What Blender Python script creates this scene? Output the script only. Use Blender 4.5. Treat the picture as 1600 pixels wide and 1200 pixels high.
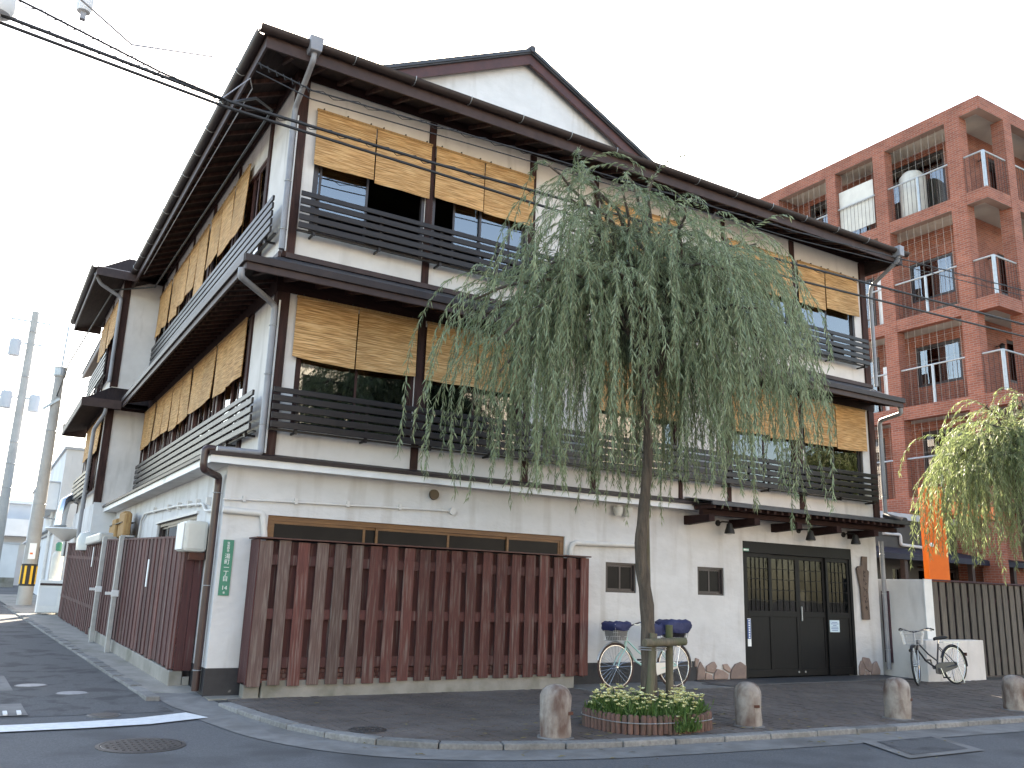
import bpy, bmesh, math, random
import numpy as np
from mathutils import Vector, Matrix, Euler

for o in list(bpy.data.objects):
    bpy.data.objects.remove(o)
SC = bpy.context.scene
COL = SC.collection
R = math.radians

# ------------------------------------------------------------------ camera
cam_d = bpy.data.cameras.new('camera')
cam = bpy.data.objects.new('camera', cam_d)
COL.objects.link(cam)
YAW, PITCH, ROLL = 0.537005, 0.2334365, 0.033919
fw = Vector((math.sin(YAW) * math.cos(PITCH), math.cos(YAW) * math.cos(PITCH), math.sin(PITCH)))
rt = Vector((math.cos(YAW), -math.sin(YAW), 0))
up = rt.cross(fw)
rt2 = math.cos(ROLL) * rt + math.sin(ROLL) * up
up2 = -math.sin(ROLL) * rt + math.cos(ROLL) * up
M = Matrix((rt2, up2, -fw)).transposed().to_4x4()
M.translation = (-2.67, -11.79, 1.42)
cam.matrix_world = M
cam_d.sensor_width = 36
cam_d.lens = 1354.5 / 1600 * 36
cam_d.clip_start = 0.05
cam_d.clip_end = 3000
SC.camera = cam

# ------------------------------------------------------------------ sky, sun, exposure
SUN_AZ, SUN_EL = 25.0, 33.0          # azimuth from +Y towards +X
w = bpy.data.worlds.new('World')
SC.world = w
w.use_nodes = True
nt = w.node_tree
bg = nt.nodes['Background']
sky = nt.nodes.new('ShaderNodeTexSky')
sky.sky_type = 'NISHITA'
sky.sun_disc = False
sky.sun_elevation = R(SUN_EL)
sky.sun_rotation = R(SUN_AZ)
sky.air_density = 1.0
sky.dust_density = 1.2
sky.ozone_density = 1.0
nt.links.new(sky.outputs[0], bg.inputs[0])
bg.inputs[1].default_value = 0.12
sun_d = bpy.data.lights.new('sun', 'SUN')
sun_d.energy = 4.0
sun_d.angle = R(0.53)
sun_d.color = (1.0, 0.95, 0.87)
sun = bpy.data.objects.new('sun', sun_d)
COL.objects.link(sun)
sd = Vector((math.sin(R(SUN_AZ)) * math.cos(R(SUN_EL)), math.cos(R(SUN_AZ)) * math.cos(R(SUN_EL)), math.sin(R(SUN_EL))))
sun.rotation_euler = sd.to_track_quat('Z', 'Y').to_euler()
vs = SC.view_settings
vs.view_transform = 'Standard'
vs.look = 'None'
vs.exposure = 2.65
vs.use_white_balance = True
vs.white_balance_temperature = 7700
vs.white_balance_tint = 10
vs.gamma = 1.0
SC.render.engine = 'CYCLES'

# ------------------------------------------------------------------ materials
MATS = {}

def lin(c):
    return tuple(c) + (1.0,) if len(c) == 3 else tuple(c)

def mat(name, c1, c2=None, scale=4.0, detail=4, rough=0.7, rough2=None, bump=0.0, bscale=30.0, bdist=0.01,
        stretch=(1, 1, 1), metallic=0.0, spec=0.5, rnd=0.0, lo=0.35, hi=0.65, c3=None, s3=1.2, lo3=.55, hi3=.7, offs=False, stretch3=None):
    if name in MATS:
        return MATS[name]
    m = bpy.data.materials.new(name)
    m.use_nodes = True
    n = m.node_tree.nodes
    l = m.node_tree.links
    b = n['Principled BSDF']
    b.inputs['Roughness'].default_value = rough
    b.inputs['Metallic'].default_value = metallic
    b.inputs['Specular IOR Level'].default_value = spec
    tc = n.new('ShaderNodeTexCoord')
    src = tc.outputs['Object']
    oi = n.new('ShaderNodeObjectInfo')
    if offs:
        mul = n.new('ShaderNodeMath'); mul.operation = 'MULTIPLY'; mul.inputs[1].default_value = 37.0
        l.new(oi.outputs['Random'], mul.inputs[0])
        ad = n.new('ShaderNodeVectorMath'); ad.operation = 'ADD'
        l.new(src, ad.inputs[0]); l.new(mul.outputs[0], ad.inputs[1])
        src = ad.outputs[0]
    mp = n.new('ShaderNodeMapping')
    mp.inputs['Scale'].default_value = stretch
    l.new(src, mp.inputs[0])
    col = None
    if c2 is not None:
        no = n.new('ShaderNodeTexNoise')
        no.inputs['Scale'].default_value = scale
        no.inputs['Detail'].default_value = detail
        no.inputs['Roughness'].default_value = 0.62
        l.new(mp.outputs[0], no.inputs['Vector'])
        mr = n.new('ShaderNodeMapRange')
        mr.inputs[1].default_value = lo; mr.inputs[2].default_value = hi
        l.new(no.outputs['Fac'], mr.inputs[0])
        mx = n.new('ShaderNodeMix'); mx.data_type = 'RGBA'
        mx.inputs[6].default_value = lin(c1); mx.inputs[7].default_value = lin(c2)
        l.new(mr.outputs[0], mx.inputs[0])
        col = mx.outputs[2]
    if c3 is not None:
        no3 = n.new('ShaderNodeTexNoise')
        no3.inputs['Scale'].default_value = s3
        no3.inputs['Detail'].default_value = 6
        if stretch3:
            mp3 = n.new('ShaderNodeMapping'); mp3.inputs['Scale'].default_value = stretch3
            l.new(src, mp3.inputs[0]); l.new(mp3.outputs[0], no3.inputs['Vector'])
        else:
            l.new(src, no3.inputs['Vector'])
        mr3 = n.new('ShaderNodeMapRange'); mr3.inputs[1].default_value = lo3; mr3.inputs[2].default_value = hi3
        l.new(no3.outputs['Fac'], mr3.inputs[0])
        mx3 = n.new('ShaderNodeMix'); mx3.data_type = 'RGBA'
        if col is not None:
            l.new(col, mx3.inputs[6])
        else:
            mx3.inputs[6].default_value = lin(c1)
        mx3.inputs[7].default_value = lin(c3)
        l.new(mr3.outputs[0], mx3.inputs[0])
        col = mx3.outputs[2]
    if rnd:
        hv = n.new('ShaderNodeHueSaturation')
        mr2 = n.new('ShaderNodeMapRange'); mr2.inputs[3].default_value = 1 - rnd; mr2.inputs[4].default_value = 1 + rnd
        l.new(oi.outputs['Random'], mr2.inputs[0]); l.new(mr2.outputs[0], hv.inputs['Value'])
        if col is not None:
            l.new(col, hv.inputs['Color'])
        else:
            hv.inputs['Color'].default_value = lin(c1)
        col = hv.outputs[0]
    if col is not None:
        l.new(col, b.inputs['Base Color'])
    else:
        b.inputs['Base Color'].default_value = lin(c1)
    if bump:
        nb = n.new('ShaderNodeTexNoise')
        nb.inputs['Scale'].default_value = bscale; nb.inputs['Detail'].default_value = 5
        l.new(mp.outputs[0], nb.inputs['Vector'])
        bp = n.new('ShaderNodeBump'); bp.inputs['Strength'].default_value = bump; bp.inputs['Distance'].default_value = bdist
        l.new(nb.outputs['Fac'], bp.inputs['Height'])
        l.new(bp.outputs[0], b.inputs['Normal'])
        if rough2 is not None:
            mrr = n.new('ShaderNodeMapRange'); mrr.inputs[3].default_value = rough; mrr.inputs[4].default_value = rough2
            l.new(nb.outputs['Fac'], mrr.inputs[0]); l.new(mrr.outputs[0], b.inputs['Roughness'])
    MATS[name] = m
    return m

M_PLASTER = mat('white_plaster', (.65, .643, .638), (.57, .562, .555), scale=1.3, rough=.9, bump=.55, bscale=4.5, bdist=.03,
                stretch=(1, 1, 1.6), spec=.2, c3=(.38, .345, .31), s3=1.3, lo3=.52, hi3=.88, stretch3=(2.8, 2.8, .35))
M_PLASTERS = mat('smooth_plaster', (.70, .665, .635), (.62, .585, .555), scale=2.0, rough=.85, spec=.2, bump=.15, bscale=9,
                 c3=(.46, .43, .40), s3=1.6, lo3=.55, hi3=.82, stretch3=(2.5, 2.5, .5))
M_DWOOD = mat('dark_brown_timber', (.056, .024, .020), (.028, .013, .011), scale=5, rough=.7, spec=.25, stretch=(4, 4, .6), bump=.3, bscale=24,
              c3=(.12, .07, .056), s3=3, lo3=.6, hi3=.85, stretch3=(5, 5, .4))
M_BEAM = mat('dark_brown_beam', (.036, .015, .013), (.020, .009, .008), scale=5, rough=.75, spec=.2, stretch=(.6, 4, 4), bump=.25, bscale=24)
M_SOFFIT = mat('soffit_board', (.032, .020, .018), (.018, .011, .010), scale=3, rough=.85, spec=.2, stretch=(6, 1, 1), bump=.3, bscale=10)
M_SLAT = mat('painted_dark_slat', (.013, .010, .010), (.022, .017, .017), scale=9, rough=.38, spec=.4, stretch=(.4, 4, 4), bump=.1, bscale=30, rough2=.5)
M_GUTTER = mat('brown_gutter', (.040, .027, .025), (.027, .019, .018), scale=4, rough=.5, spec=.3)
M_FASCIA = mat('grey_brown_fascia', (.062, .038, .034), (.042, .026, .024), scale=5, rough=.55, spec=.3)
M_PIPEG = mat('grey_pipe', (.27, .27, .285), (.21, .21, .225), scale=3, rough=.4)
M_PIPEB = mat('brown_pipe', (.060, .032, .028), (.045, .025, .024), scale=3, rough=.33, c3=(.12, .09, .085), s3=3, lo3=.6, hi3=.8)
M_PIPEW = mat('painted_conduit', (.66, .64, .61), (.58, .56, .54), scale=5, rough=.6)
M_TILE = mat('dark_roof_tile', (.055, .055, .06), (.035, .035, .04), scale=6, rough=.5)
M_BLACKBASE = mat('black_plinth', (.020, .020, .024), (.030, .030, .034), scale=6, rough=.6, bump=.2, bscale=20, c3=(.16, .15, .14), s3=5, lo3=.72, hi3=.76)
M_CONC = mat('concrete', (.30, .28, .25), (.22, .205, .18), scale=3, rough=.9, bump=.4, bscale=35, c3=(.14, .135, .10), s3=1.8, lo3=.55, hi3=.75)
M_CONCL = mat('pale_concrete', (.20, .195, .19), (.15, .145, .14), scale=5, rough=.92, bump=.4, bscale=60, c3=(.10, .095, .09), s3=1.5, lo3=.5, hi3=.75)
M_KERB = mat('kerb_granite', (.24, .235, .225), (.165, .16, .155), scale=26, rough=.9, bump=.4, bscale=60, rnd=.18, offs=True, c3=(.11, .105, .095), s3=3, lo3=.5, hi3=.8)
M_ASPH = mat('asphalt', (.074, .076, .082), (.128, .130, .136), scale=70, detail=2, rough=.92, bump=.8, bscale=140, bdist=.006, lo=.35, hi=.75,
             c3=(.060, .061, .065), s3=.9, lo3=.48, hi3=.62)
M_ASPHL = mat('worn_lane_asphalt', (.064, .065, .070), (.118, .118, .122), scale=55, detail=2, rough=.92, bump=.9, bscale=90, bdist=.008, lo=.35, hi=.75,
              c3=(.045, .045, .049), s3=2.2, lo3=.5, hi3=.6)
M_PAVER = mat('paver_brick', (.116, .092, .080), (.078, .063, .056), scale=2.2, rough=.88, bump=.5, bscale=45, c3=(.148, .124, .112), s3=.8, lo3=.5, hi3=.75)
M_JOINT = mat('paver_joint_sand', (.04, .038, .036), (.028, .027, .026), scale=30, rough=1)
M_APRON = mat('dark_stone_apron', (.050, .050, .054), (.066, .066, .07), scale=50, rough=.55, bump=.15, bscale=60)
M_WLINE = mat('white_road_paint', (.72, .73, .73), (.60, .61, .62), scale=14, rough=.75, bump=.3, bscale=80, c3=(.3, .3, .31), s3=9, lo3=.66, hi3=.8)
M_IRON = mat('cast_iron', (.045, .043, .045), (.07, .066, .066), scale=30, rough=.5, metallic=.4, bump=.6, bscale=60, bdist=.004)
M_IRONP = mat('worn_lid', (.30, .30, .31), (.20, .20, .21), scale=12, rough=.6)
M_STEEL = mat('galvanised_steel', (.42, .44, .45), (.34, .36, .37), scale=8, rough=.45, metallic=.6)
M_CHROME = mat('chrome', (.62, .63, .64), rough=.22, metallic=1.0)
M_ALU = mat('bronze_aluminium', (.060, .050, .050), (.045, .038, .038), scale=6, rough=.4, metallic=.2)
M_WINWOOD = mat('varnished_window_wood', (.20, .095, .035), (.13, .06, .024), scale=6, rough=.5, stretch=(.5, 4, 4))
M_REDFRAME = mat('red_brown_frame', (.085, .028, .022), (.055, .02, .017), scale=5, rough=.5)
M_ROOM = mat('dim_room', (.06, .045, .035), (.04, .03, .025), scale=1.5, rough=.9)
M_SHOJI = mat('pale_room_screen', (.42, .38, .33), (.36, .32, .28), scale=2, rough=.9)
M_BLACKDOOR = mat('black_lacquer_door', (.006, .006, .0065), (.009, .0085, .009), scale=6, rough=.5, spec=.22, bump=.05, bscale=12, stretch=(4, 4, .5))
M_STONE = mat('cladding_stone', (.33, .24, .20), (.25, .18, .155), scale=7, rough=.85, bump=.5, bscale=25, rnd=.25, offs=True)
M_BOLL = mat('weathered_stone_bollard', (.33, .295, .26), (.23, .19, .165), scale=9, rough=.9, bump=.6, bscale=45, bdist=.008, offs=True,
             c3=(.12, .075, .06), s3=3.4, lo3=.46, hi3=.66, stretch3=(2.2, 2.2, .8))
M_BARK = mat('willow_bark', (.115, .090, .068), (.055, .043, .034), scale=7, rough=.95, stretch=(3, 3, .5), bump=1.0, bscale=16, bdist=.03)
M_STAKE = mat('bamboo_stake', (.15, .125, .085), (.085, .07, .05), scale=6, rough=.85, stretch=(4, 4, .6), bump=.5, bscale=20, c3=(.07, .085, .035), s3=2.5, lo3=.5, hi3=.7)
M_BRICKRED = mat('terracotta_edging', (.155, .085, .066), (.105, .06, .048), scale=9, rough=.9, bump=.4, bscale=40, rnd=.22, offs=True, c3=(.08, .07, .05), s3=4, lo3=.55, hi3=.75)
M_SOIL = mat('soil', (.04, .03, .022), (.025, .02, .015), scale=20, rough=1, bump=1, bscale=30)
M_WHITEP = mat('white_paint', (.76, .76, .75), (.68, .68, .67), scale=4, rough=.5, c3=(.48, .47, .44), s3=2.5, lo3=.6, hi3=.8)
M_CREAM = mat('cream_plastic', (.62, .60, .54), (.54, .52, .47), scale=3, rough=.5)
M_ORANGE = mat('orange_paint', (.78, .16, .012), (.68, .13, .01), scale=2, rough=.5)
M_APTSOFF = mat('apartment_soffit', (.47, .44, .39), (.42, .39, .35), scale=2, rough=.9)
M_DARKGLASSWALL = mat('dark_low_wall', (.06, .055, .05), (.045, .04, .038), scale=2, rough=.6)
M_NAVY = mat('navy_awning', (.010, .012, .026), (.014, .016, .034), scale=3, rough=.7)
M_NAVYC = mat('navy_cover_cloth', (.018, .024, .085), (.028, .034, .105), scale=12, rough=.65, bump=.6, bscale=14, bdist=.02)
M_RUBBER = mat('tyre_rubber', (.018, .018, .019), rough=.8)
M_BROWNRUB = mat('brown_tyre', (.06, .035, .03), rough=.8)
M_MINT = mat('mint_bicycle_paint', (.34, .56, .52), rough=.3)
M_BLKPAINT = mat('black_bicycle_paint', (.018, .017, .025), rough=.3)
M_SILVERP = mat('silver_paint', (.52, .52, .52), rough=.35, metallic=.5)
M_GREEN = mat('green_plate', (.018, .21, .135), (.016, .18, .115), scale=6, rough=.4)
M_WHITE = mat('white_lettering', (.82, .84, .83), rough=.5)
M_PAPER = mat('pale_blue_paper', (.55, .68, .75), rough=.8)
M_BLUEINK = mat('blue_print', (.06, .12, .32), rough=.7)
M_YELLOW = mat('yellow_band', (.85, .48, .03), rough=.5)
M_BLACK = mat('black_band', (.018, .017, .016), rough=.6)
M_POLE = mat('pole_concrete', (.40, .39, .37), (.33, .32, .30), scale=2, rough=.9, bump=.2, bscale=20)
M_FARWHITE = mat('far_white_render', (.72, .73, .74), (.62, .63, .64), scale=.7, rough=.9)
M_FARGREY = mat('far_grey_render', (.50, .52, .54), (.44, .45, .47), scale=.7, rough=.9)
M_CABLE = mat('black_cable', (.02, .02, .022), rough=.6)
M_CABLEG = mat('grey_cable', (.28, .28, .30), rough=.6)
M_SIGNWOOD = mat('weathered_sign_wood', (.17, .125, .10), (.10, .07, .058), scale=5, rough=.85, stretch=(4, 4, .5), bump=.6, bscale=22)
M_CARVE = mat('carved_dark_ink', (.02, .02, .018), rough=.8)
M_CRATE = mat('straw_bundle', (.42, .26, .11), (.30, .17, .07), scale=9, rough=.9, stretch=(5, 5, .7), bump=.6, bscale=20)
M_RUST = mat('rusty_iron', (.10, .035, .02), (.06, .025, .018), scale=9, rough=.9)
M_FLOWER = mat('cream_petals', (.86, .84, .52), (.80, .74, .34), scale=30, rough=.7)
M_GREYFENCE = mat('grey_weathered_board', (.145, .125, .105), (.10, .085, .072), scale=6, rough=.9, stretch=(4, 4, .4), bump=.5, bscale=20, rnd=.15, offs=True)
M_PURPLE = mat('plum_batten', (.075, .035, .045), (.05, .025, .032), scale=5, rough=.8)
M_REDPLANK = mat('weathered_red_plank', (.125, .042, .034), (.075, .027, .023), scale=4, detail=8, rough=.85, stretch=(15, 15, .7), bump=.7, bscale=12, bdist=.006,
                 rnd=.28, offs=True, c3=(.18, .14, .122), s3=2.0, lo3=.50, hi3=.78, stretch3=(16, 16, 1.1))
M_REDBOARD = mat('red_brown_board', (.085, .024, .022), (.055, .018, .017), scale=4, detail=8, rough=.75, stretch=(14, 14, .6), bump=.6, bscale=12, bdist=.006,
                 rnd=.22, offs=True, c3=(.15, .115, .105), s3=1.8, lo3=.56, hi3=.76, stretch3=(16, 16, .8))
M_GREYPLANK = mat('bleached_plank', (.135, .085, .073), (.09, .054, .047), scale=4, detail=8, rough=.9, stretch=(15, 15, .7), bump=.8, bscale=12, bdist=.006,
                  rnd=.2, offs=True, c3=(.19, .155, .135), s3=2.2, lo3=.48, hi3=.74, stretch3=(18, 18, 1.2))


def leaf_mat(name, c1, c2, trans):
    m = bpy.data.materials.new(name); m.use_nodes = True
    n = m.node_tree.nodes; l = m.node_tree.links
    b = n['Principled BSDF']; out = n['Material Output']
    b.inputs['Roughness'].default_value = .5
    b.inputs['Specular IOR Level'].default_value = .45
    at = n.new('ShaderNodeAttribute'); at.attribute_name = 'tone'
    mx = n.new('ShaderNodeMix'); mx.data_type = 'RGBA'
    mx.inputs[6].default_value = lin(c1); mx.inputs[7].default_value = lin(c2)
    l.new(at.outputs['Fac'], mx.inputs[0])
    l.new(mx.outputs[2], b.inputs['Base Color'])
    tr = n.new('ShaderNodeBsdfTranslucent'); 
    hs = n.new('ShaderNodeHueSaturation'); hs.inputs['Value'].default_value = 1.5; hs.inputs['Saturation'].default_value = 1.1
    l.new(mx.outputs[2], hs.inputs['Color']); l.new(hs.outputs[0], tr.inputs[0])
    ms = n.new('ShaderNodeMixShader'); ms.inputs[0].default_value = trans
    l.new(b.outputs[0], ms.inputs[1]); l.new(tr.outputs[0], ms.inputs[2])
    l.new(ms.outputs[0], out.inputs[0])
    return m

M_LEAF = leaf_mat('willow_leaf', (.130, .175, .090), (.320, .365, .225), .28)
M_LEAFR = leaf_mat('sunny_willow_leaf', (.13, .175, .075), (.28, .31, .16), .42)
M_GRASS = leaf_mat('flower_leaf', (.05, .10, .025), (.11, .18, .05), .3)

def glass_mat(name, tint, ior, base=.0):
    m = bpy.data.materials.new(name); m.use_nodes = True
    n = m.node_tree.nodes; l = m.node_tree.links
    n.remove(n['Principled BSDF']); out = n['Material Output']
    tr = n.new('ShaderNodeBsdfTransparent'); tr.inputs[0].default_value = lin(tint)
    gl = n.new('ShaderNodeBsdfGlossy'); gl.inputs['Roughness'].default_value = .015
    fr = n.new('ShaderNodeFresnel'); fr.inputs[0].default_value = ior
    no = n.new('ShaderNodeTexNoise'); no.inputs['Scale'].default_value = 1.6; no.inputs['Detail'].default_value = 1
    tc = n.new('ShaderNodeTexCoord'); l.new(tc.outputs['Object'], no.inputs['Vector'])
    bp = n.new('ShaderNodeBump'); bp.inputs['Strength'].default_value = .12; bp.inputs['Distance'].default_value = .02
    l.new(no.outputs['Fac'], bp.inputs['Height']); l.new(bp.outputs[0], gl.inputs['Normal'])
    ms = n.new('ShaderNodeMixShader')
    l.new(fr.outputs[0], ms.inputs[0]); l.new(tr.outputs[0], ms.inputs[1]); l.new(gl.outputs[0], ms.inputs[2])
    l.new(ms.outputs[0], out.inputs[0])
    return m

M_GLASS = glass_mat('window_glass', (.72, .76, .76), 2.4)
M_GLASSB = glass_mat('reflective_window_glass', (.75, .80, .84), 3.3)
M_GLASSD = glass_mat('dark_window_glass', (.28, .28, .29), 1.32)

def blind_mat():
    m = bpy.data.materials.new('reed_blind'); m.use_nodes = True
    n = m.node_tree.nodes; l = m.node_tree.links
    b = n['Principled BSDF']; out = n['Material Output']
    b.inputs['Roughness'].default_value = .7
    b.inputs['Specular IOR Level'].default_value = .25
    tc = n.new('ShaderNodeTexCoord'); oi = n.new('ShaderNodeObjectInfo')
    mp = n.new('ShaderNodeMapping'); mp.inputs['Scale'].default_value = (2.2, 2.2, 75)
    mul = n.new('ShaderNodeMath'); mul.operation = 'MULTIPLY'; mul.inputs[1].default_value = 19
    ad = n.new('ShaderNodeVectorMath'); ad.operation = 'ADD'
    l.new(oi.outputs['Random'], mul.inputs[0]); l.new(tc.outputs['Object'], ad.inputs[0]); l.new(mul.outputs[0], ad.inputs[1])
    l.new(ad.outputs[0], mp.inputs[0])
    no = n.new('ShaderNodeTexNoise'); no.inputs['Scale'].default_value = 1.6; no.inputs['Detail'].default_value = 5
    l.new(mp.outputs[0], no.inputs['Vector'])
    cr = n.new('ShaderNodeValToRGB')
    cr.color_ramp.elements[0].position = .36; cr.color_ramp.elements[0].color = (.33, .17, .065, 1)
    cr.color_ramp.elements[1].position = .66; cr.color_ramp.elements[1].color = (.80, .56, .30, 1)
    e = cr.color_ramp.elements.new(.52); e.color = (.63, .355, .150, 1)
    l.new(no.outputs['Fac'], cr.inputs[0])
    no2 = n.new('ShaderNodeTexNoise'); no2.inputs['Scale'].default_value = 1.1; no2.inputs['Detail'].default_value = 3
    l.new(ad.outputs[0], no2.inputs['Vector'])
    hs = n.new('ShaderNodeHueSaturation')
    mr = n.new('ShaderNodeMapRange'); mr.inputs[1].default_value = .3; mr.inputs[2].default_value = .7; mr.inputs[3].default_value = .82; mr.inputs[4].default_value = 1.15
    l.new(no2.outputs['Fac'], mr.inputs[0]); l.new(mr.outputs[0], hs.inputs['Value']); l.new(cr.outputs[0], hs.inputs['Color'])
    l.new(hs.outputs[0], b.inputs['Base Color'])
    bp = n.new('ShaderNodeBump'); bp.inputs['Strength'].default_value = .5; bp.inputs['Distance'].default_value = .006
    l.new(no.outputs['Fac'], bp.inputs['Height']); l.new(bp.outputs[0], b.inputs['Normal'])
    tr = n.new('ShaderNodeBsdfTranslucent'); l.new(hs.outputs[0], tr.inputs[0])
    ms = n.new('ShaderNodeMixShader'); ms.inputs[0].default_value = .2
    l.new(b.outputs[0], ms.inputs[1]); l.new(tr.outputs[0], ms.inputs[2]); l.new(ms.outputs[0], out.inputs[0])
    return m

M_BLIND = blind_mat()
M_DARKPANE = mat('dark_frosted_pane', (.010, .010, .011), (.016, .015, .015), scale=1.5, rough=.3, spec=.1)

def brick_mat():
    m = bpy.data.materials.new('apartment_brick'); m.use_nodes = True
    n = m.node_tree.nodes; l = m.node_tree.links
    b = n['Principled BSDF']; b.inputs['Roughness'].default_value = .85; b.inputs['Specular IOR Level'].default_value = .2
    tc = n.new('ShaderNodeTexCoord'); sp = n.new('ShaderNodeSeparateXYZ'); cb = n.new('ShaderNodeCombineXYZ')
    l.new(tc.outputs['Object'], sp.inputs[0])
    a = n.new('ShaderNodeMath'); a.operation = 'ADD'; l.new(sp.outputs[0], a.inputs[0]); l.new(sp.outputs[1], a.inputs[1])
    l.new(a.outputs[0], cb.inputs[0]); l.new(sp.outputs[2], cb.inputs[1])
    br = n.new('ShaderNodeTexBrick')
    br.inputs['Color1'].default_value = (.315, .108, .068, 1); br.inputs['Color2'].default_value = (.235, .078, .052, 1)
    br.inputs['Mortar'].default_value = (.27, .19, .16, 1)
    br.inputs['Scale'].default_value = 1; br.inputs['Mortar Size'].default_value = .008
    br.inputs['Brick Width'].default_value = .24; br.inputs['Row Height'].default_value = .075
    l.new(cb.outputs[0], br.inputs['Vector'])
    no = n.new('ShaderNodeTexNoise'); no.inputs['Scale'].default_value = 1.5; no.inputs['Detail'].default_value = 5
    l.new(tc.outputs['Object'], no.inputs['Vector'])
    hs = n.new('ShaderNodeHueSaturation'); mr = n.new('ShaderNodeMapRange'); mr.inputs[3].default_value = .6; mr.inputs[4].default_value = 1.4
    l.new(no.outputs['Fac'], mr.inputs[0]); l.new(mr.outputs[0], hs.inputs['Value']); l.new(br.outputs[0], hs.inputs['Color'])
    l.new(hs.outputs[0], b.inputs['Base Color'])
    bp = n.new('ShaderNodeBump'); bp.inputs['Strength'].default_value = .4; bp.inputs['Distance'].default_value = .008; bp.invert = True
    l.new(br.outputs['Fac'], bp.inputs['Height']); l.new(bp.outputs[0], b.inputs['Normal'])
    return m

M_BRICK = brick_mat()

# ------------------------------------------------------------------ geometry helpers
WL = {}

class MB:
    def __init__(s):
        s.v = []; s.f = []
    def add(s, vs, fs):
        o = len(s.v)
        s.v += [tuple(p) for p in vs]
        s.f += [tuple(i + o for i in f) for f in fs]
        return s
    def box(s, x0, x1, y0, y1, z0, z1):
        return s.add([(x0, y0, z0), (x1, y0, z0), (x1, y1, z0), (x0, y1, z0), (x0, y0, z1), (x1, y0, z1), (x1, y1, z1), (x0, y1, z1)],
                     [(0, 3, 2, 1), (4, 5, 6, 7), (0, 1, 5, 4), (1, 2, 6, 5), (2, 3, 7, 6), (3, 0, 4, 7)])
    def bar(s, a, b, w, h, upv=(0, 0, 1)):
        a = Vector(a); b = Vector(b); d = (b - a).normalized()
        u = Vector(upv)
        if abs(d.dot(u)) > .98:
            u = Vector((0, 1, 0))
        sdv = d.cross(u).normalized() * (w / 2); uu = sdv.cross(d).normalized() * (h / 2)
        return s.add([a - sdv - uu, a + sdv - uu, a + sdv + uu, a - sdv + uu, b - sdv - uu, b + sdv - uu, b + sdv + uu, b - sdv + uu],
                     [(0, 1, 2, 3), (7, 6, 5, 4), (0, 4, 5, 1), (1, 5, 6, 2), (2, 6, 7, 3), (3, 7, 4, 0)])
    def tube(s, pts, r, n=8, cap=True):
        pts = [Vector(p) for p in pts]
        rs = r if isinstance(r, (list, tuple)) else [r] * len(pts)
        o = len(s.v); ref = None
        for i, p in enumerate(pts):
            d = (pts[min(i + 1, len(pts) - 1)] - pts[max(i - 1, 0)])
            d = d.normalized() if d.length > 1e-9 else Vector((0, 0, 1))
            if ref is None:
                ref = Vector((0, 0, 1)) if abs(d.z) < .9 else Vector((1, 0, 0))
            a = (ref - d * ref.dot(d))
            a = a.normalized() if a.length > 1e-6 else d.orthogonal().normalized()
            ref = a; b = d.cross(a)
            for k in range(n):
                t = 2 * math.pi * k / n
                s.v.append(tuple(p + (a * math.cos(t) + b * math.sin(t)) * rs[i]))
        for i in range(len(pts) - 1):
            for k in range(n):
                s.f.append((o + i * n + k, o + i * n + (k + 1) % n, o + (i + 1) * n + (k + 1) % n, o + (i + 1) * n + k))
        if cap:
            s.f.append(tuple(o + k for k in range(n))[::-1]); s.f.append(tuple(o + (len(pts) - 1) * n + k for k in range(n)))
        return s
    def lathe(s, prof, c=(0, 0, 0), n=20, axis='z', jit=None):
        o = len(s.v)
        for r, z in prof:
            for k in range(n):
                t = 2 * math.pi * k / n
                rr = r * (1 + (jit(k, z) if jit else 0))
                p = (rr * math.cos(t), rr * math.sin(t), z)
                if axis == 'y': p = (p[0], p[2], p[1])
                if axis == 'x': p = (p[2], p[0], p[1])
                s.v.append((c[0] + p[0], c[1] + p[1], c[2] + p[2]))
        for i in range(len(prof) - 1):
            for k in range(n):
                s.f.append((o + i * n + k, o + i * n + (k + 1) % n, o + (i + 1) * n + (k + 1) % n, o + (i + 1) * n + k))
        s.f.append(tuple(o + k for k in range(n))[::-1]); s.f.append(tuple(o + (len(prof) - 1) * n + k for k in range(n)))
        return s
    def torus(s, c, R_, r, axis='y', n=40, m=8, a0=0, a1=2 * math.pi):
        pts = []
        full = abs(a1 - a0 - 2 * math.pi) < 1e-6
        for i in range(n + 1):
            t = a0 + (a1 - a0) * i / n
            p = (R_ * math.cos(t), 0, R_ * math.sin(t))
            if axis == 'z': p = (p[0], p[2], 0)
            pts.append((c[0] + p[0], c[1] + p[1], c[2] + p[2]))
        return s.tube(pts, r, m, cap=not full)
    def poly(s, pts, ext):
        """prism from polygon pts (3d) extruded by vector ext"""
        n = len(pts); e = Vector(ext)
        vs = [Vector(p) for p in pts] + [Vector(p) + e for p in pts]
        fs = [tuple(range(n))[::-1], tuple(range(n, 2 * n))] + [(i, (i + 1) % n, n + (i + 1) % n, n + i) for i in range(n)]
        return s.add(vs, fs)
    def mesh(s, name, smooth=False):
        me = bpy.data.meshes.new(name)
        me.from_pydata(s.v, [], s.f)
        bm = bmesh.new(); bm.from_mesh(me)
        bmesh.ops.recalc_face_normals(bm, faces=bm.faces)
        bm.to_mesh(me); bm.free()
        if smooth:
            me.polygons.foreach_set('use_smooth', [True] * len(me.polygons))
            try:
                me.set_sharp_from_angle(angle=R(40))
            except Exception:
                pass
        return me
    def build(s, name, m, parent=None, smooth=False, bevel=0.0, local=False, **props):
        me = s.mesh(name, smooth)
        me.materials.append(m)
        return link(name, me, parent, bevel=bevel, local=local, **props)

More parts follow.
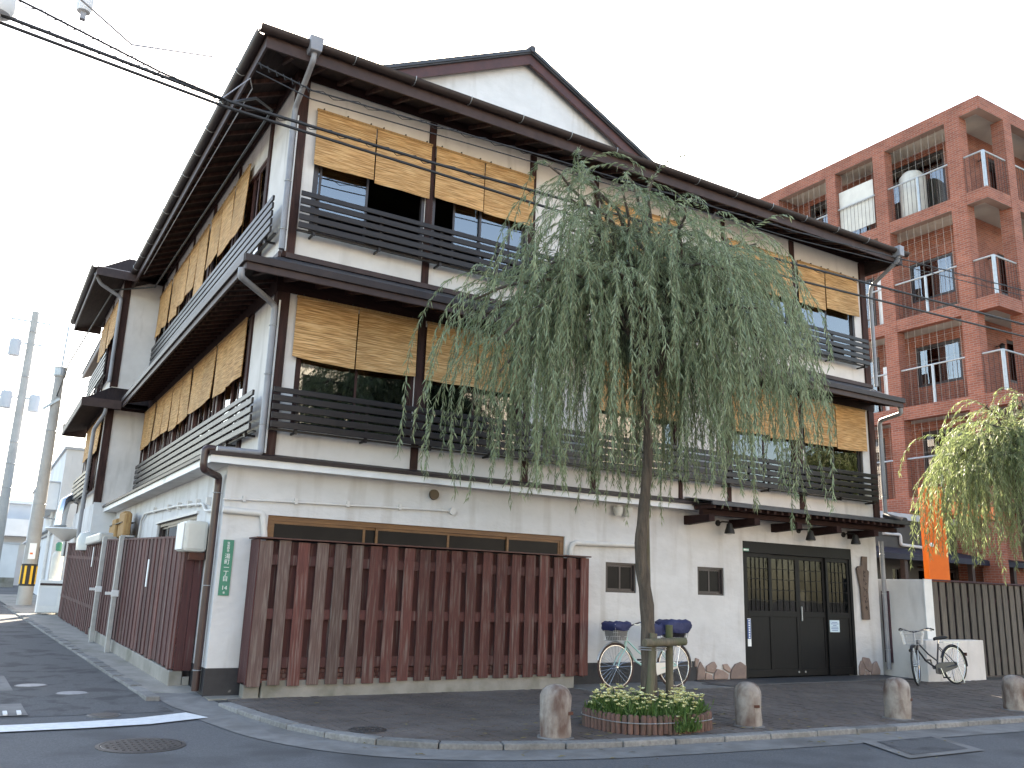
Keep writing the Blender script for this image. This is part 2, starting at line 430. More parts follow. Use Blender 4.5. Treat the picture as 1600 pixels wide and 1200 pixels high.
def link(name, me, parent=None, loc=None, rot=None, bevel=0.0, local=False, **props):
    """mesh in world coordinates (or placed at world loc) under a parent; local: coordinates of the parent"""
    o = bpy.data.objects.new(name, me)
    COL.objects.link(o)
    wl = Vector((0, 0, 0))
    if parent is not None:
        o.parent = parent
        if local:
            wl = WL.get(parent.name, Vector((0, 0, 0)))
            if loc is not None:
                o.location = loc; wl = wl + Vector(loc)
        else:
            tgt = Vector(loc) if loc is not None else Vector((0, 0, 0))
            o.location = tgt - WL.get(parent.name, Vector((0, 0, 0)))
            wl = tgt
    elif loc is not None:
        o.location = loc; wl = Vector(loc)
    if rot is not None:
        o.rotation_euler = rot
    WL[o.name] = wl
    if bevel:
        md = o.modifiers.new('bevel', 'BEVEL'); md.width = bevel; md.segments = 2; md.limit_method = 'ANGLE'
    for k, v in props.items():
        o[k] = v
    return o

def thing(name, label, cat, loc=(0, 0, 0), rotz=0.0, group=None):
    o = bpy.data.objects.new(name, None)
    COL.objects.link(o)
    o.location = loc; o.rotation_euler = (0, 0, rotz)
    o.empty_display_size = .2
    WL[o.name] = Vector(loc)
    o['label'] = label; o['category'] = cat
    if group: o['group'] = group
    return o

def tag(o, label, cat, group=None):
    o['label'] = label; o['category'] = cat
    if group: o['group'] = group
    return o

def struct(o):
    o['kind'] = 'structure'
    return o

def dup_tree(root, loc, rot=None, label=None):
    r = root.copy(); COL.objects.link(r); r.location = loc
    if rot is not None: r.rotation_euler = rot
    if label: r['label'] = label
    for ch in root.children:
        c = ch.copy(); COL.objects.link(c); c.parent = r
        for g in ch.children:
            d = g.copy(); COL.objects.link(d); d.parent = c
    return r

def wallgrid(mb, a0, a1, z0, z1, holes, c0, c1, axis='x'):
    """wall slab in the a/z plane, thickness c0..c1, with rectangular holes (a0,a1,z0,z1)"""
    As = sorted({a0, a1} | {h[0] for h in holes} | {h[1] for h in holes})
    Zs = sorted({z0, z1} | {h[2] for h in holes} | {h[3] for h in holes})
    As = [a for a in As if a0 <= a <= a1]; Zs = [z for z in Zs if z0 <= z <= z1]
    def P(a, c, z):
        return (a, c, z) if axis == 'x' else (c, a, z)
    def solid(i, j):
        if i < 0 or j < 0 or i >= len(As) - 1 or j >= len(Zs) - 1: return False
        am = (As[i] + As[i + 1]) / 2; zm = (Zs[j] + Zs[j + 1]) / 2
        return not any(h[0] < am < h[1] and h[2] < zm < h[3] for h in holes)
    for i in range(len(As) - 1):
        for j in range(len(Zs) - 1):
            if not solid(i, j): continue
            A, B, Z, W = As[i], As[i + 1], Zs[j], Zs[j + 1]
            mb.add([P(A, c0, Z), P(B, c0, Z), P(B, c0, W), P(A, c0, W)], [(0, 1, 2, 3)])
            mb.add([P(A, c1, Z), P(B, c1, Z), P(B, c1, W), P(A, c1, W)], [(3, 2, 1, 0)])
            if not solid(i - 1, j): mb.add([P(A, c0, Z), P(A, c1, Z), P(A, c1, W), P(A, c0, W)], [(0, 1, 2, 3)])
            if not solid(i + 1, j): mb.add([P(B, c0, Z), P(B, c1, Z), P(B, c1, W), P(B, c0, W)], [(3, 2, 1, 0)])
            if not solid(i, j - 1): mb.add([P(A, c0, Z), P(B, c0, Z), P(B, c1, Z), P(A, c1, Z)], [(0, 1, 2, 3)])
            if not solid(i, j + 1): mb.add([P(A, c0, W), P(B, c0, W), P(B, c1, W), P(A, c1, W)], [(3, 2, 1, 0)])
    return mb

def box(name, m, parent, x0, x1, y0, y1, z0, z1, bevel=0.0, **props):
    return MB().box(x0, x1, y0, y1, z0, z1).build(name, m, parent, bevel=bevel, **props)

def text_mesh(txt, size, depth=.004):
    cu = bpy.data.curves.new('txt', 'FONT'); cu.body = txt; cu.size = size; cu.extrude = depth; cu.align_x = 'CENTER'; cu.align_y = 'CENTER'
    o = bpy.data.objects.new('txt', cu); COL.objects.link(o)
    dg = bpy.context.evaluated_depsgraph_get()
    me = bpy.data.meshes.new_from_object(o.evaluated_get(dg))
    bpy.data.objects.remove(o); bpy.data.curves.remove(cu)
    return me

rng = random.Random(7)
nrng = np.random.default_rng(11)

# ------------------------------------------------------------------ ground
LS = 0.021                                   # the lane climbs away from the street
def lane_z(y):
    return 0.0 if y < 0 else LS * min(y, 34)

def sheet(name, m, pts, parent=None, ny=1):
    o = MB().add(pts, [tuple(range(len(pts)))]).build(name, m, parent)
    return o

g = MB()
ys = [-900, -60, -12, -4, -1.2, 0.3] + [2 + 2 * i for i in range(17)] + [60, 200, 1500]
xs = [-900, -30, -8, -3, 0, 6, 14, 40, 900]
gv = []
for y in ys:
    for x in xs:
        z = -.05 if y < -1.2 else (-.05 + (.05) * min(1, (y + 1.2) / 1.5) + lane_z(y) if y < .4 else lane_z(y) - .006)
        gv.append((x, y, z))
gf = []
for j in range(len(ys) - 1):
    for i in range(len(xs) - 1):
        a = j * len(xs) + i
        gf.append((a, a + 1, a + 1 + len(xs), a + len(xs)))
struct(g.add(gv, gf).build('road', M_ASPH))

# worn asphalt of the side lane
lane = MB()
lp = [(-9, -1.05), (-.62, -.95)]
rows = [(-9, -.52, -.95), (-9, -.66, .3)] + [(-9, -.60 - .053 * y, y) for y in range(2, 36, 2)]
lv = []
for x0, x1, y in rows:
    z = (-.05 + .05 * min(1, (y + 1.2) / 1.5) + lane_z(y) if y < .4 else lane_z(y) - .006) + .004
    lv += [(x0, y, z), (x1, y, z)]
lane.add(lv, [(2 * i, 2 * i + 1, 2 * i + 3, 2 * i + 2) for i in range(len(rows) - 1)])
struct(lane.build('side_lane', M_ASPHL))
# lighter resurfaced patch at the left edge of the lane with ribbed edge strip
pt = MB().add([(-4.5, -.9, -.025), (-1.97, -.9, -.025), (-2.12, 2.4, .058), (-4.5, 2.4, .058)], [(0, 1, 2, 3)])
struct(pt.build('lane_patch', M_CONCL))
ribs = MB()
for i in range(8):
    x = -2.05 - .13 * i
    ribs.box(x - .02, x + .02, -.86, -.62, -.03, -.0205 + .012)
struct(ribs.build('ribbed_strip', M_WLINE))

# kerb line of the pavement
KP = [(.02, -.72), (.10, -1.35), (.20, -2.05), (.34, -2.75), (.62, -3.40), (1.02, -3.88), (1.55, -4.20), (2.2, -4.42), (3.2, -4.60), (5.7, -4.80), (9.3, -4.95), (14, -5.1), (20, -5.25)]
def resample(P, step):
    out = [Vector(P[0])]; acc = 0
    P = [Vector(p) for p in P]
    fine = []
    for i in range(len(P) - 1):
        p0 = P[max(i - 1, 0)]; p1 = P[i]; p2 = P[i + 1]; p3 = P[min(i + 2, len(P) - 1)]
        for k in range(30):
            t = k / 30
            fine.append(.5 * ((2 * p1) + (p2 - p0) * t + (2 * p0 - 5 * p1 + 4 * p2 - p3) * t * t + (3 * p1 - p0 - 3 * p2 + p3) * t ** 3))
    fine.append(P[-1])
    for a, b in zip(fine, fine[1:]):
        acc += (b - a).length
        if acc >= step:
            out.append(b.copy()); acc = 0
    return out
KC = resample(KP, .6)
KF = resample(KP, .15)
def offs_line(L, d):
    out = []
    for i, p in enumerate(L):
        t = (L[min(i + 1, len(L) - 1)] - L[max(i - 1, 0)]).normalized()
        out.append(p + Vector((-t.y, t.x)) * d)
    return out
inner = offs_line(KF, .17)
# bed of the pavement
bed = [(p.x, p.y, -.012) for p in offs_line(KF, .08)] + [(20, .1, -.012), (0, .1, -.012)]
pavement = struct(MB().poly(bed, (0, 0, -.12)).build('pavement', M_JOINT))
# kerb stones, one by one
def piece(L, d0, d1, z0, z1, gap=.008):
    A = offs_line(L, d0); B = offs_line(L, d1)
    return A, B
for i in range(len(KC) - 1):
    a, b = KC[i], KC[i + 1]
    t = (b - a).normalized(); nn = Vector((-t.y, t.x))
    a2 = a + t * .006; b2 = b - t * .006
    dz = rng.uniform(-.004, .004)
    ti = (KC[min(i + 2, len(KC) - 1)] - a).normalized(); n2 = Vector((-ti.y, ti.x))
    t0 = (b - KC[max(i - 1, 0)]).normalized(); n0 = Vector((-t0.y, t0.x))
    P = [a2, b2, b2 + n2 * .16, a2 + n0 * .16]
    z0, z1 = -.14, .012 + dz
    k = MB().poly([(p.x, p.y, z0) for p in P], (0, 0, z1 - z0))
    k.build('kerb_stone', M_KERB, pavement, bevel=.012)
# concrete gutter strip outside the kerb
A = offs_line(KF, -.005); B = offs_line(KF, -.5)
st = MB()
gvv = []
for i, (p, q) in enumerate(zip(A, B)):
    gvv += [(p.x, p.y, -.044), (q.x, q.y, -.044)]
st.add(gvv, [(2 * i, 2 * i + 1, 2 * i + 3, 2 * i + 2) for i in range(len(A) - 1)])
struct(st.build('gutter_strip', M_CONCL))
# pale worn concrete in front of the corner
def road_z(y):
    return -.05 if y < -1.2 else (-.05 + .05 * min(1, (y + 1.2) / 1.5) + lane_z(y) if y < .4 else lane_z(y) - .006)
cc_ = MB(); cv_ = []
crow = [(-.56, .30, .36), (-.54, .30, .05), (-.52, .30, -.3), (-.48, .25, -.66), (-.40, .16, -.95), (-.28, .17, -1.28), (-.14, .22, -1.7), (.0, .28, -2.2), (.16, .36, -2.7), (.34, .55, -3.2)]
for a_, b_, y_ in crow:
    cv_ += [(a_, y_, road_z(y_) + .008), (b_, y_, road_z(y_) + .010)]
cc_.add(cv_, [(2 * i, 2 * i + 1, 2 * i + 3, 2 * i + 2) for i in range(len(crow) - 1)])
struct(cc_.build('corner_concrete', M_CONCL))
# pavement bricks (too small to pick apart), long side away from the street
pb = MB()
bw, bl = .105, .21
def kerb_y(x):
    if x < .05: return -1.2
    best = None
    for p, q in zip(inner, inner[1:]):
        if p.x <= x <= q.x:
            f = (x - p.x) / max(q.x - p.x, 1e-6); return p.y + f * (q.y - p.y)
    return -5
nx = int(17.5 / bw)
for i in range(nx):
    x = .22 + i * bw
    y0 = kerb_y(x + bw / 2) + .015
    ytop = -.34 if x < 5.5 else (-.97 if x < 8.2 else (-.78 if x < 13.2 else -1.22))
    y = y0 - ((i % 2) * bl / 2)
    while y < ytop:
        a = max(y, y0); b = min(y + bl - .007, ytop)
        if b - a > .03:
            z = rng.uniform(-.003, .003)
            pb.add([(x, a, z), (x + bw - .007, a, z), (x + bw - .007, b, z + rng.uniform(-.002, .002)), (x, b, z),
                    (x, a, z - .02), (x + bw - .007, a, z - .02), (x + bw - .007, b, z - .02), (x, b, z - .02)],
                   [(0, 1, 2, 3), (0, 4, 5, 1), (1, 5, 6, 2), (2, 6, 7, 3), (3, 7, 4, 0)])
        y += bl
me = pb.mesh('paving_brick'); me.materials.append(M_PAVER)
po = link('paving_brick', me, pavement); po['kind'] = 'stuff'
# strip along the wall, apron in front of the doors and its ramp edge
box('wall_strip', M_CONCL, pavement, 5.4, 8.18, -.96, -.0, -.03, .006)
box('door_apron', M_APRON, pavement, 8.2, 13.18, -.77, -.0, -.03, .016, bevel=.006)
MB().poly([(8.19, -.95, -.02), (8.55, -.95, -.02), (8.19, -.45, -.02), (7.95, -.45, -.02)], (0, 0, .035)).build('ramp_wedge', M_BLACKBASE, pavement)
box('fence_strip', M_CONC, pavement, .0, 5.5, -.335, -.0, -.03, .004)

# lane side: concrete verge and its kerb stones
verge = MB()
vv = []
yy = [.3, .7] + [2 + 2 * i for i in range(14)]
for y in yy:
    xk = -.50 if y < 0 else -.60 - .053 * y
    h_ = .004 if y < .5 else .03
    vv += [(xk, y, lane_z(y) + h_), (-.02, y, lane_z(y) + h_ + .005)]
verge.add(vv, [(2 * i, 2 * i + 1, 2 * i + 3, 2 * i + 2) for i in range(len(yy) - 1)])
vo = struct(verge.build('lane_verge', M_CONC))
y = -.2
while y < 20:
    l = .55
    x0 = -.60 - .053 * max(y, 0); x1 = -.60 - .053 * max(y + l, 0)
    P = [(x0 - .1, y, lane_z(y) - .06), (x0 + .06, y, lane_z(y) - .06), (x1 + .06, y + l - .012, lane_z(y) - .06), (x1 - .1, y + l - .012, lane_z(y) - .06)]
    MB().poly(P, (rng.uniform(-.01, .01), 0, .10 + rng.uniform(-.008, .006))).build('kerb_stone', M_KERB, vo, bevel=.012)
    y += l

# painted stop line, repaired patch, lids
wl = [(-3.6, -1.36), (-2.3, -1.46), (-1.55, -1.44), (-1.0, -1.36), (-.42, -1.12), (-.26, -1.52), (-.9, -1.80), (-1.5, -1.87), (-2.3, -1.88), (-3.6, -1.76)]
struct(MB().add([(p[0], p[1], -.036 if p[1] < -1.2 else -.030) for p in wl], [tuple(range(len(wl)))]).build('stop_line', M_WLINE))
fr = [(5.75, -5.25, -.038), (7.0, -5.25, -.038), (6.6, -6.1, -.038), (5.35, -6.1, -.038)]
struct(MB().add(fr, [(0, 1, 2, 3)]).build('road_patch_border', M_CONCL))
fr2 = [(5.9, -5.32, -.034), (6.86, -5.32, -.034), (6.5, -5.98, -.034), (5.55, -5.98, -.034)]
struct(MB().add(fr2, [(0, 1, 2, 3)]).build('road_patch', M_ASPHL))

def manhole(x, y, z, r, m, label, ribbed=True):
    t = thing('manhole_cover', label, 'manhole cover', (x, y, z))
    MB().lathe([(r * 1.12, -.03), (r * 1.12, .004), (r * 1.02, .006), (r * 1.02, -.03)], n=40).build('rim', M_IRON if ribbed else M_CONCL, t, local=True)
    lid = MB().lathe([(r, -.03), (r, .005), (r * .98, .008)], n=40).build('lid', m, t, local=True)
    if ribbed:
        rb = MB()
        k = -r * .85
        while k < r * .86:
            h = math.sqrt(max(r * r * .8 - k * k, 0))
            if h > .04:
                s = -h
                while s < h - .03:
                    rb.box(k - .012, k + .012, s, s + .07, .006, .014); s += .1
            k += .055
        rb.build('tread_pattern', M_IRON, lid, local=True)
    return t
manhole(-1.16, -2.95, -.048, .34, M_IRON, 'large round ribbed iron cover in the road below the white line')
manhole(-1.84, 1.4, lane_z(1.4) - .002, .17, M_IRONP, 'small pale round lid in the lane, the farther left one', False)
manhole(-1.43, .6, lane_z(.6) - .002, .17, M_IRONP, 'small pale round lid in the lane beside the fence kerb', False)
manhole(-1.25, -1.0, -.040, .15, M_IRON, 'small dark lid in the lane just behind the white line', False)
manhole(.95, -3.1, .002, .17, M_IRON, 'dark round lid in the brick pavement by the curved kerb')

# ------------------------------------------------------------------ the inn
inn = thing('inn_building', 'three-storey white plaster inn with dark timber posts, deep eaves and slatted railings on the corner', 'building', (0, 0, 0))
XL = .44                      # left wall plane of the upper floors
YB = 11.4                     # where the rear wing steps out
# ground floor
DOOR = (9.45, 12.5, -.1, 2.46)
holes1 = [(.6, 5.45, 1.0, 2.30), (6.28, 6.93, 1.44, 1.93), (8.32, 8.96, 1.45, 1.94), DOOR]
wallgrid(MB(), 0, 13.3, -.1, 3.1, holes1, 0, .2).build('ground_floor_wall', M_PLASTER, inn)
wallgrid(MB(), .2, 10.95, -.1, 3.05, [(1.6, 4.9, 1.2, 2.36)], 0, .2, axis='y').build('side_wall', M_PLASTER, inn)
box('rear_side_wall', M_PLASTER, inn, 13.1, 13.3, .2, 24, -.1, 3.0)
box('plinth', M_BLACKBASE, inn, -.012, .9, -.012, -.001, -.1, .335)
box('plinth', M_BLACKBASE, inn, 5.4, 8.26, -.012, -.001, -.1, .33)
box('plinth', M_BLACKBASE, inn, -.012, -.001, -.0008, .9, -.1, .335)
# ground floor eave: white fascia, soffit and dark flashing
fa = MB()
fa.box(-.28, 8.42, -.26, -.235, 2.905, 3.0).box(-.28, -.255, -.234, 10.95, 2.905, 3.0)
fa.build('fascia', M_WHITEP, inn)
so = MB().box(-.254, 8.41, -.234, -.002, 2.912, 2.926).box(-.254, -.002, 0, 10.94, 2.912, 2.926)
so.build('soffit', M_PLASTERS, inn)
rf = MB()
rf.add([(-.31, -.29, 3.003), (8.44, -.29, 3.003), (8.44, .0, 3.12), (XL, .0, 3.12), (-.31, 10.95, 3.003), (XL, 10.95, 3.12)],
       [(0, 1, 2, 3), (0, 3, 5, 4)])
rf.box(-.31, 8.44, -.295, -.26, 3.002, 3.05).box(-.315, -.28, -.26, 10.95, 3.002, 3.05)
rf.build('flashing', M_GUTTER, inn)

# upper walls
WB3, WB2 = [(.78, 2.62), (2.76, 4.57), (6.06, 7.9), (9.2, 11.05), (11.25, 13.08)], [(.78, 2.62), (2.76, 4.57), (6.06, 7.9), (9.2, 11.05), (11.25, 13.08)]
Z2, Z3 = (3.50, 5.36), (6.42, 8.25)
wallgrid(MB(), XL, 13.45, 3.08, 5.95, [(a, b) + Z2 for a, b in WB2], .012, .15).build('second_floor_wall', M_PLASTERS, inn)
wallgrid(MB(), XL, 13.45, 5.96, 9.3, [(a, b) + Z3 for a, b in WB3], .012, .15).build('third_floor_wall', M_PLASTERS, inn)
LB = [(1.5, 3.4), (3.52, 5.36), (5.56, 7.42), (7.52, 9.38), (9.58, 11.2)]
wallgrid(MB(), .151, YB + .1, 3.08, 5.95, [(a, b) + Z2 for a, b in LB], XL + .012, XL + .15, axis='y').build('second_floor_side_wall', M_PLASTERS, inn)
wallgrid(MB(), .151, YB + .1, 5.96, 9.3, [(a, b) + Z3 for a, b in LB], XL + .012, XL + .15, axis='y').build('third_floor_side_wall', M_PLASTERS, inn)
box('end_wall', M_PLASTERS, inn, 13.3, 13.44, .151, 22, 3.08, 9.3)
# posts
for zz in ((3.06, 5.45), (5.97, 8.84)):
    for a, b in ((.42, .60), (2.63, 2.75), (4.575, 4.70), (5.96, 6.055), (7.905, 7.99), (9.10, 9.195), (11.06, 11.20), (13.30, 13.47)):
        big = b - a > .16
        box('post', M_DWOOD, inn, a, b, -.035 if big else -.015, .155, zz[0], zz[1], bevel=.006)
    for a, b in ((1.30, 1.46), (3.41, 3.51), (5.37, 5.55), (7.43, 7.51), (9.39, 9.57), (11.21, 11.38)):
        box('post', M_DWOOD, inn, XL - .02, XL + .15, a, b, zz[0], zz[1], bevel=.006)
# beams under the eaves
for z0, z1 in ((5.44, 5.80), (8.83, 9.12)):
    box('beam', M_BEAM, inn, .41, 13.48, -.045, -.0355, z0, z1)
    box('beam', M_BEAM, inn, XL - .04, XL - .0205, -.03, YB, z0, z1)
# side sills
for z in (3.08, 5.97):
    pass

# middle eave between second and third floor
ex0, ey0, ex1 = -.19, -.74, 13.43
me_ = MB()
zt, ze, zu = 5.97, 5.57, 5.50
me_.add([(ex0, ey0, ze), (ex1, ey0, ze), (13.47, 0, zt), (XL, 0, zt), (ex0, 10.6, ze), (XL, 10.6, zt)], [(0, 1, 2, 3), (0, 3, 5, 4)])
me_.build('middle_roof', M_TILE, inn)
un = MB()
un.add([(ex0, ey0, zu), (ex1, ey0, zu), (13.47, -.03, 5.70), (XL - .03, -.03, 5.70), (ex0, 10.6, zu), (XL - .03, 10.6, 5.70)], [(3, 2, 1, 0), (4, 5, 3, 0)])
un.build('middle_soffit', M_SOFFIT, inn)
me_ = MB()
me_.box(ex0 - .03, ex1 + .02, ey0 - .035, ey0, 5.40, 5.58).box(ex0 - .035, ex0, ey0, 10.6, 5.40, 5.58)
me_.build('eave_board', M_FASCIA, inn, bevel=.006)
me_ = MB()
me_.box(ex0 - .065, ex1 + .04, ey0 - .075, ey0 - .036, 5.50, 5.605).box(ex0 - .075, ex0 - .036, ey0 - .036, 10.6, 5.50, 5.605)
me_.build('eave_gutter', M_GUTTER, inn, bevel=.008)
box('wall_flashing', M_FASCIA, inn, .47, 13.46, -.075, -.036, 5.95, 6.03, bevel=.004)
box('side_flashing', M_FASCIA, inn, XL - .075, XL - .03, -.036, 10.6, 5.95, 6.03, bevel=.004)
x = .05
rafm = MB().bar((0, .74, .17), (0, .0, -.01), .06, .07).mesh('rafter'); rafm.materials.append(M_DWOOD)
while x < 13.4:
    link('rafter', rafm, inn, loc=(x, ey0 + .01, 5.46)); x += .46
lrm = MB().bar((.62, 0, .165), (.0, 0, -.005), .035, .045).mesh('side_rafter'); lrm.materials.append(M_DWOOD)
y = .1
while y < 10.5:
    link('side_rafter', lrm, inn, loc=(ex0 + .01, y, 5.47)); y += .30

# main roof
rx0, ry0, rx1 = -.27, -.83, 13.62
RYE = 24
tp = MB()
hz = 8.835
ins = 2.9
tp.add([(rx0 - .06, ry0 - .06, hz), (rx1 + .04, ry0 - .06, hz), (rx1 + .04, RYE, hz), (rx0 - .06, RYE, hz),
        (rx0 + ins, ry0 + ins, hz + .45 * ins), (rx1 - ins, ry0 + ins, hz + .45 * ins), (rx1 - ins, RYE - ins, hz + .45 * ins), (rx0 + ins, RYE - ins, hz + .45 * ins)],
       [(0, 1, 5, 4), (1, 2, 6, 5), (2, 3, 7, 6), (3, 0, 4, 7), (4, 5, 6, 7)])
tp.build('hip_roof', M_TILE, inn)
un = MB()
un.add([(rx0, ry0, 8.66), (rx1, ry0, 8.66), (rx1, RYE, 8.66), (rx0, RYE, 8.66), (XL - .02, -.03, 8.98), (13.48, -.03, 8.98), (13.48, RYE, 8.98), (XL - .02, RYE, 8.98)],
       [(0, 4, 5, 1), (1, 5, 6, 2), (3, 7, 4, 0)])
un.build('main_soffit', M_SOFFIT, inn)
fb = MB()
fb.box(rx0 - .03, rx1 + .03, ry0 - .03, ry0, 8.61, 8.83).box(rx0 - .03, rx0, ry0, RYE, 8.61, 8.83).box(rx1, rx1 + .03, ry0, RYE, 8.61, 8.83)
fb.build('roof_edge_board', M_FASCIA, inn)
x = .1
mrf = MB().bar((0, .78, .285), (0, .02, .0), .045, .06).mesh('roof_rafter'); mrf.materials.append(M_DWOOD)
while x < 13.5:
    link('roof_rafter', mrf, inn, loc=(x, ry0, 8.64)); x += .46
srf = MB().bar((.68, 0, .285), (.02, 0, .0), .045, .06).mesh('roof_rafter_side'); srf.materials.append(M_DWOOD)
y = .2
while y < 10.6:
    link('roof_rafter', srf, inn, loc=(rx0, y, 8.64)); y += .46
def gutter(name, a, b, r, m, parent):
    a = Vector(a); b = Vector(b); d = (b - a).normalized(); sdv = d.cross(Vector((0, 0, 1))).normalized()
    v = []; f = []
    N = 10
    prof = [(math.cos(math.pi + math.pi * k / N) * r, math.sin(math.pi + math.pi * k / N) * r) for k in range(N + 1)]
    prof += [(math.cos(math.pi * 2 - math.pi * k / N) * (r - .008), math.sin(math.pi * 2 - math.pi * k / N) * (r - .008)) for k in range(N + 1)]
    for p in (a, b):
        for s_, u_ in prof:
            v.append(p + sdv * s_ + Vector((0, 0, u_)))
    n = len(prof)
    f = [(i, (i + 1) % n, n + (i + 1) % n, n + i) for i in range(n)] + [tuple(range(n))[::-1], tuple(range(n, 2 * n))]
    return MB().add(v, f).build(name, m, parent, smooth=True)
gf_ = gutter('gutter', (-.42, -.925, 8.86), (13.72, -.925, 8.86), .085, M_GUTTER, inn)
gl_ = gutter('gutter', (-.36, -.86, 8.86), (-.36, 10.9, 8.86), .085, M_GUTTER, inn)
hk = MB().torus((0, 0, 0), .09, .006, n=12, m=5, a0=math.pi * .95, a1=math.pi * 2.05).mesh('gutter_hook'); hk.materials.append(M_STEEL)
for i in range(14):
    link('gutter_hook', hk, gf_, loc=(.95 + i * .95, -.925, 8.86), rot=(0, 0, R(90)))
for i in range(11):
    link('gutter_hook', hk, gl_, loc=(-.36, .3 + i, 8.86))
MB().poly([(.27, -1.05, 8.70), (.43, -1.05, 8.70), (.45, -1.05, 8.93), (.25, -1.05, 8.93)], (0, .2, 0)).build('rain_hopper', M_PIPEG, gf_, bevel=.012)
MB().poly([(13.32, -1.05, 8.70), (13.46, -1.05, 8.70), (13.47, -1.05, 8.93), (13.31, -1.05, 8.93)], (0, .2, 0)).build('rain_hopper', M_PIPEG, gf_, bevel=.012)

# gable on the roof
GA = (5.31, 11.93)
GY = 1.5
gs = .493
def gz(x): return GA[1] - gs * abs(x - GA[0])
g1, g2 = GA[0] - 4.6, GA[0] + 4.6
MB().poly([(g1, GY, gz(g1) - .15), (g2, GY, gz(g2) - .15), (GA[0], GY, GA[1] - .15)], (0, .1, 0)).build('gable_wall', M_PLASTER, inn)
gr = MB()
for s in (-1, 1):
    e = GA[0] + s * 4.75
    gr.poly([(GA[0], GY - .22, GA[1]), (e, GY - .22, gz(e)), (e, GY - .22, gz(e) - .07), (GA[0], GY - .22, GA[1] - .07)], (0, 14, 0))
gr.build('gable_roof', M_TILE, inn)
for s in (-1, 1):
    e = GA[0] + s * 4.75
    MB().poly([(GA[0] + s * .001, GY - .17, GA[1] - .073), (e, GY - .17, gz(e) - .073), (e, GY - .17, gz(e) - .28), (GA[0] + s * .001, GY - .17, GA[1] - .28)], (0, .06, 0)).build('barge_board', M_REDFRAME, inn)
    MB().poly([(GA[0] + s * .001, GY - .25, GA[1] + .03), (e, GY - .25, gz(e) + .03), (e, GY - .25, gz(e) - .04), (GA[0] + s * .001, GY - .25, GA[1] - .04)], (0, .028, 0)).build('verge_trim', M_TILE, inn)
MB().lathe([(.0, 0), (.07, 0), (.08, .05), (.07, 13.5), (0, 13.5)], (GA[0], GY - .27, GA[1] + .01), n=12, axis='y').build('ridge_tile', M_TILE, inn, smooth=True)
MB().lathe([(.02, 0), (.12, 0), (.14, .25), (.10, .45)], (2.0, 3.2, 10.3), n=12).build('roof_vent', M_STEEL, inn)

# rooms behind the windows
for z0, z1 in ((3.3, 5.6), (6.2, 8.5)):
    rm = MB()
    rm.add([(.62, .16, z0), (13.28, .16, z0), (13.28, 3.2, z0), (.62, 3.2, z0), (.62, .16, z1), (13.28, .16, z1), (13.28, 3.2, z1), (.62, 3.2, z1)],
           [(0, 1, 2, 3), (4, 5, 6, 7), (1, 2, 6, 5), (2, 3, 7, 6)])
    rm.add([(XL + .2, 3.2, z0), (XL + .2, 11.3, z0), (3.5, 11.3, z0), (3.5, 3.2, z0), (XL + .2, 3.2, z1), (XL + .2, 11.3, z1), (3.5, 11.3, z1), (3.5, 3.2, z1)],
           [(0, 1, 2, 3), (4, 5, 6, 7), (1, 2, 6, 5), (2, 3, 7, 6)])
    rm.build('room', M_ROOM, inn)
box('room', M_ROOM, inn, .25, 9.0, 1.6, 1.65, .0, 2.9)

def window(parent, axis, a0, a1, z0, z1, pl, fm, gm, cuts, openings=(), fw=.05, depth=.07, name='window'):
    """window set in a wall plane pl; cuts: sash boundaries; openings: indices of sashes slid away"""
    def bx(mb, a, b, c, d, p, q):
        if axis == 'x': mb.box(a, b, p, q, c, d)
        else: mb.box(p, q, a, b, c, d)
        return mb
    f = MB()
    p0, p1 = pl + .005, pl + .005 + depth
    bx(f, a0, a1, z0, z0 + fw, p0, p1); bx(f, a0, a1, z1 - fw, z1, p0, p1)
    bx(f, a0, a0 + fw, z0 + fw, z1 - fw, p0, p1); bx(f, a1 - fw, a1, z0 + fw, z1 - fw, p0, p1)
    w_ = f.build(name, fm, parent)
    cs = [a0 + fw] + list(cuts) + [a1 - fw]
    for i in range(len(cs) - 1):
        if i in openings: continue
        d = p0 + (.012 if i % 2 == 0 else .042)
        A, B = cs[i] - (.02 if i else 0), cs[i + 1] + (.02 if i < len(cs) - 2 else 0)
        s = MB(); t = .035
        Z0, Z1 = z0 + fw + .002, z1 - fw - .002
        bx(s, A, B, Z0, Z0 + t, d, d + .025); bx(s, A, B, Z1 - t, Z1, d, d + .025)
        bx(s, A, A + t, Z0 + t, Z1 - t, d, d + .025); bx(s, B - t, B, Z0 + t, Z1 - t, d, d + .025)
        s.build('sash', fm, w_)
        bx(MB(), A + t, B - t, Z0 + t, Z1 - t, d + .010, d + .015).build('pane', gm, w_)
    return w_

for i, (a, b) in enumerate(WB3):
    window(inn, 'x', a, b, *Z3, .02, M_ALU, M_GLASSB, [a + .12, a + .88] if i == 0 else ([a + .42, a + .9, a + 1.45] if i == 1 else [(a + b) / 2]), openings=(2,) if i == 0 else ((0,) if i == 1 else ()))
for i, (a, b) in enumerate(WB2):
    window(inn, 'x', a, b, *Z2, .02, M_ALU if i == 4 else M_DWOOD, M_GLASS, [(a + b) / 2])
for i, (a, b) in enumerate(LB):
    window(inn, 'y', a, b, *Z2, XL + .02, M_REDFRAME, M_GLASS, [a + .5, (a + b) / 2, b - .5])
    window(inn, 'y', a, b, *Z3, XL + .02, M_REDFRAME, M_GLASS, [a + .6, (a + b) / 2])
box('curtain', mat('blue_curtain', (.10, .30, .72), (.15, .40, .80), scale=9, rough=.9, stretch=(3, 1, .1)), inn, .95, 1.68, .16, .17, 6.46, 8.2)  # saturated blue sheet just behind the left pane, makes the glass look blue
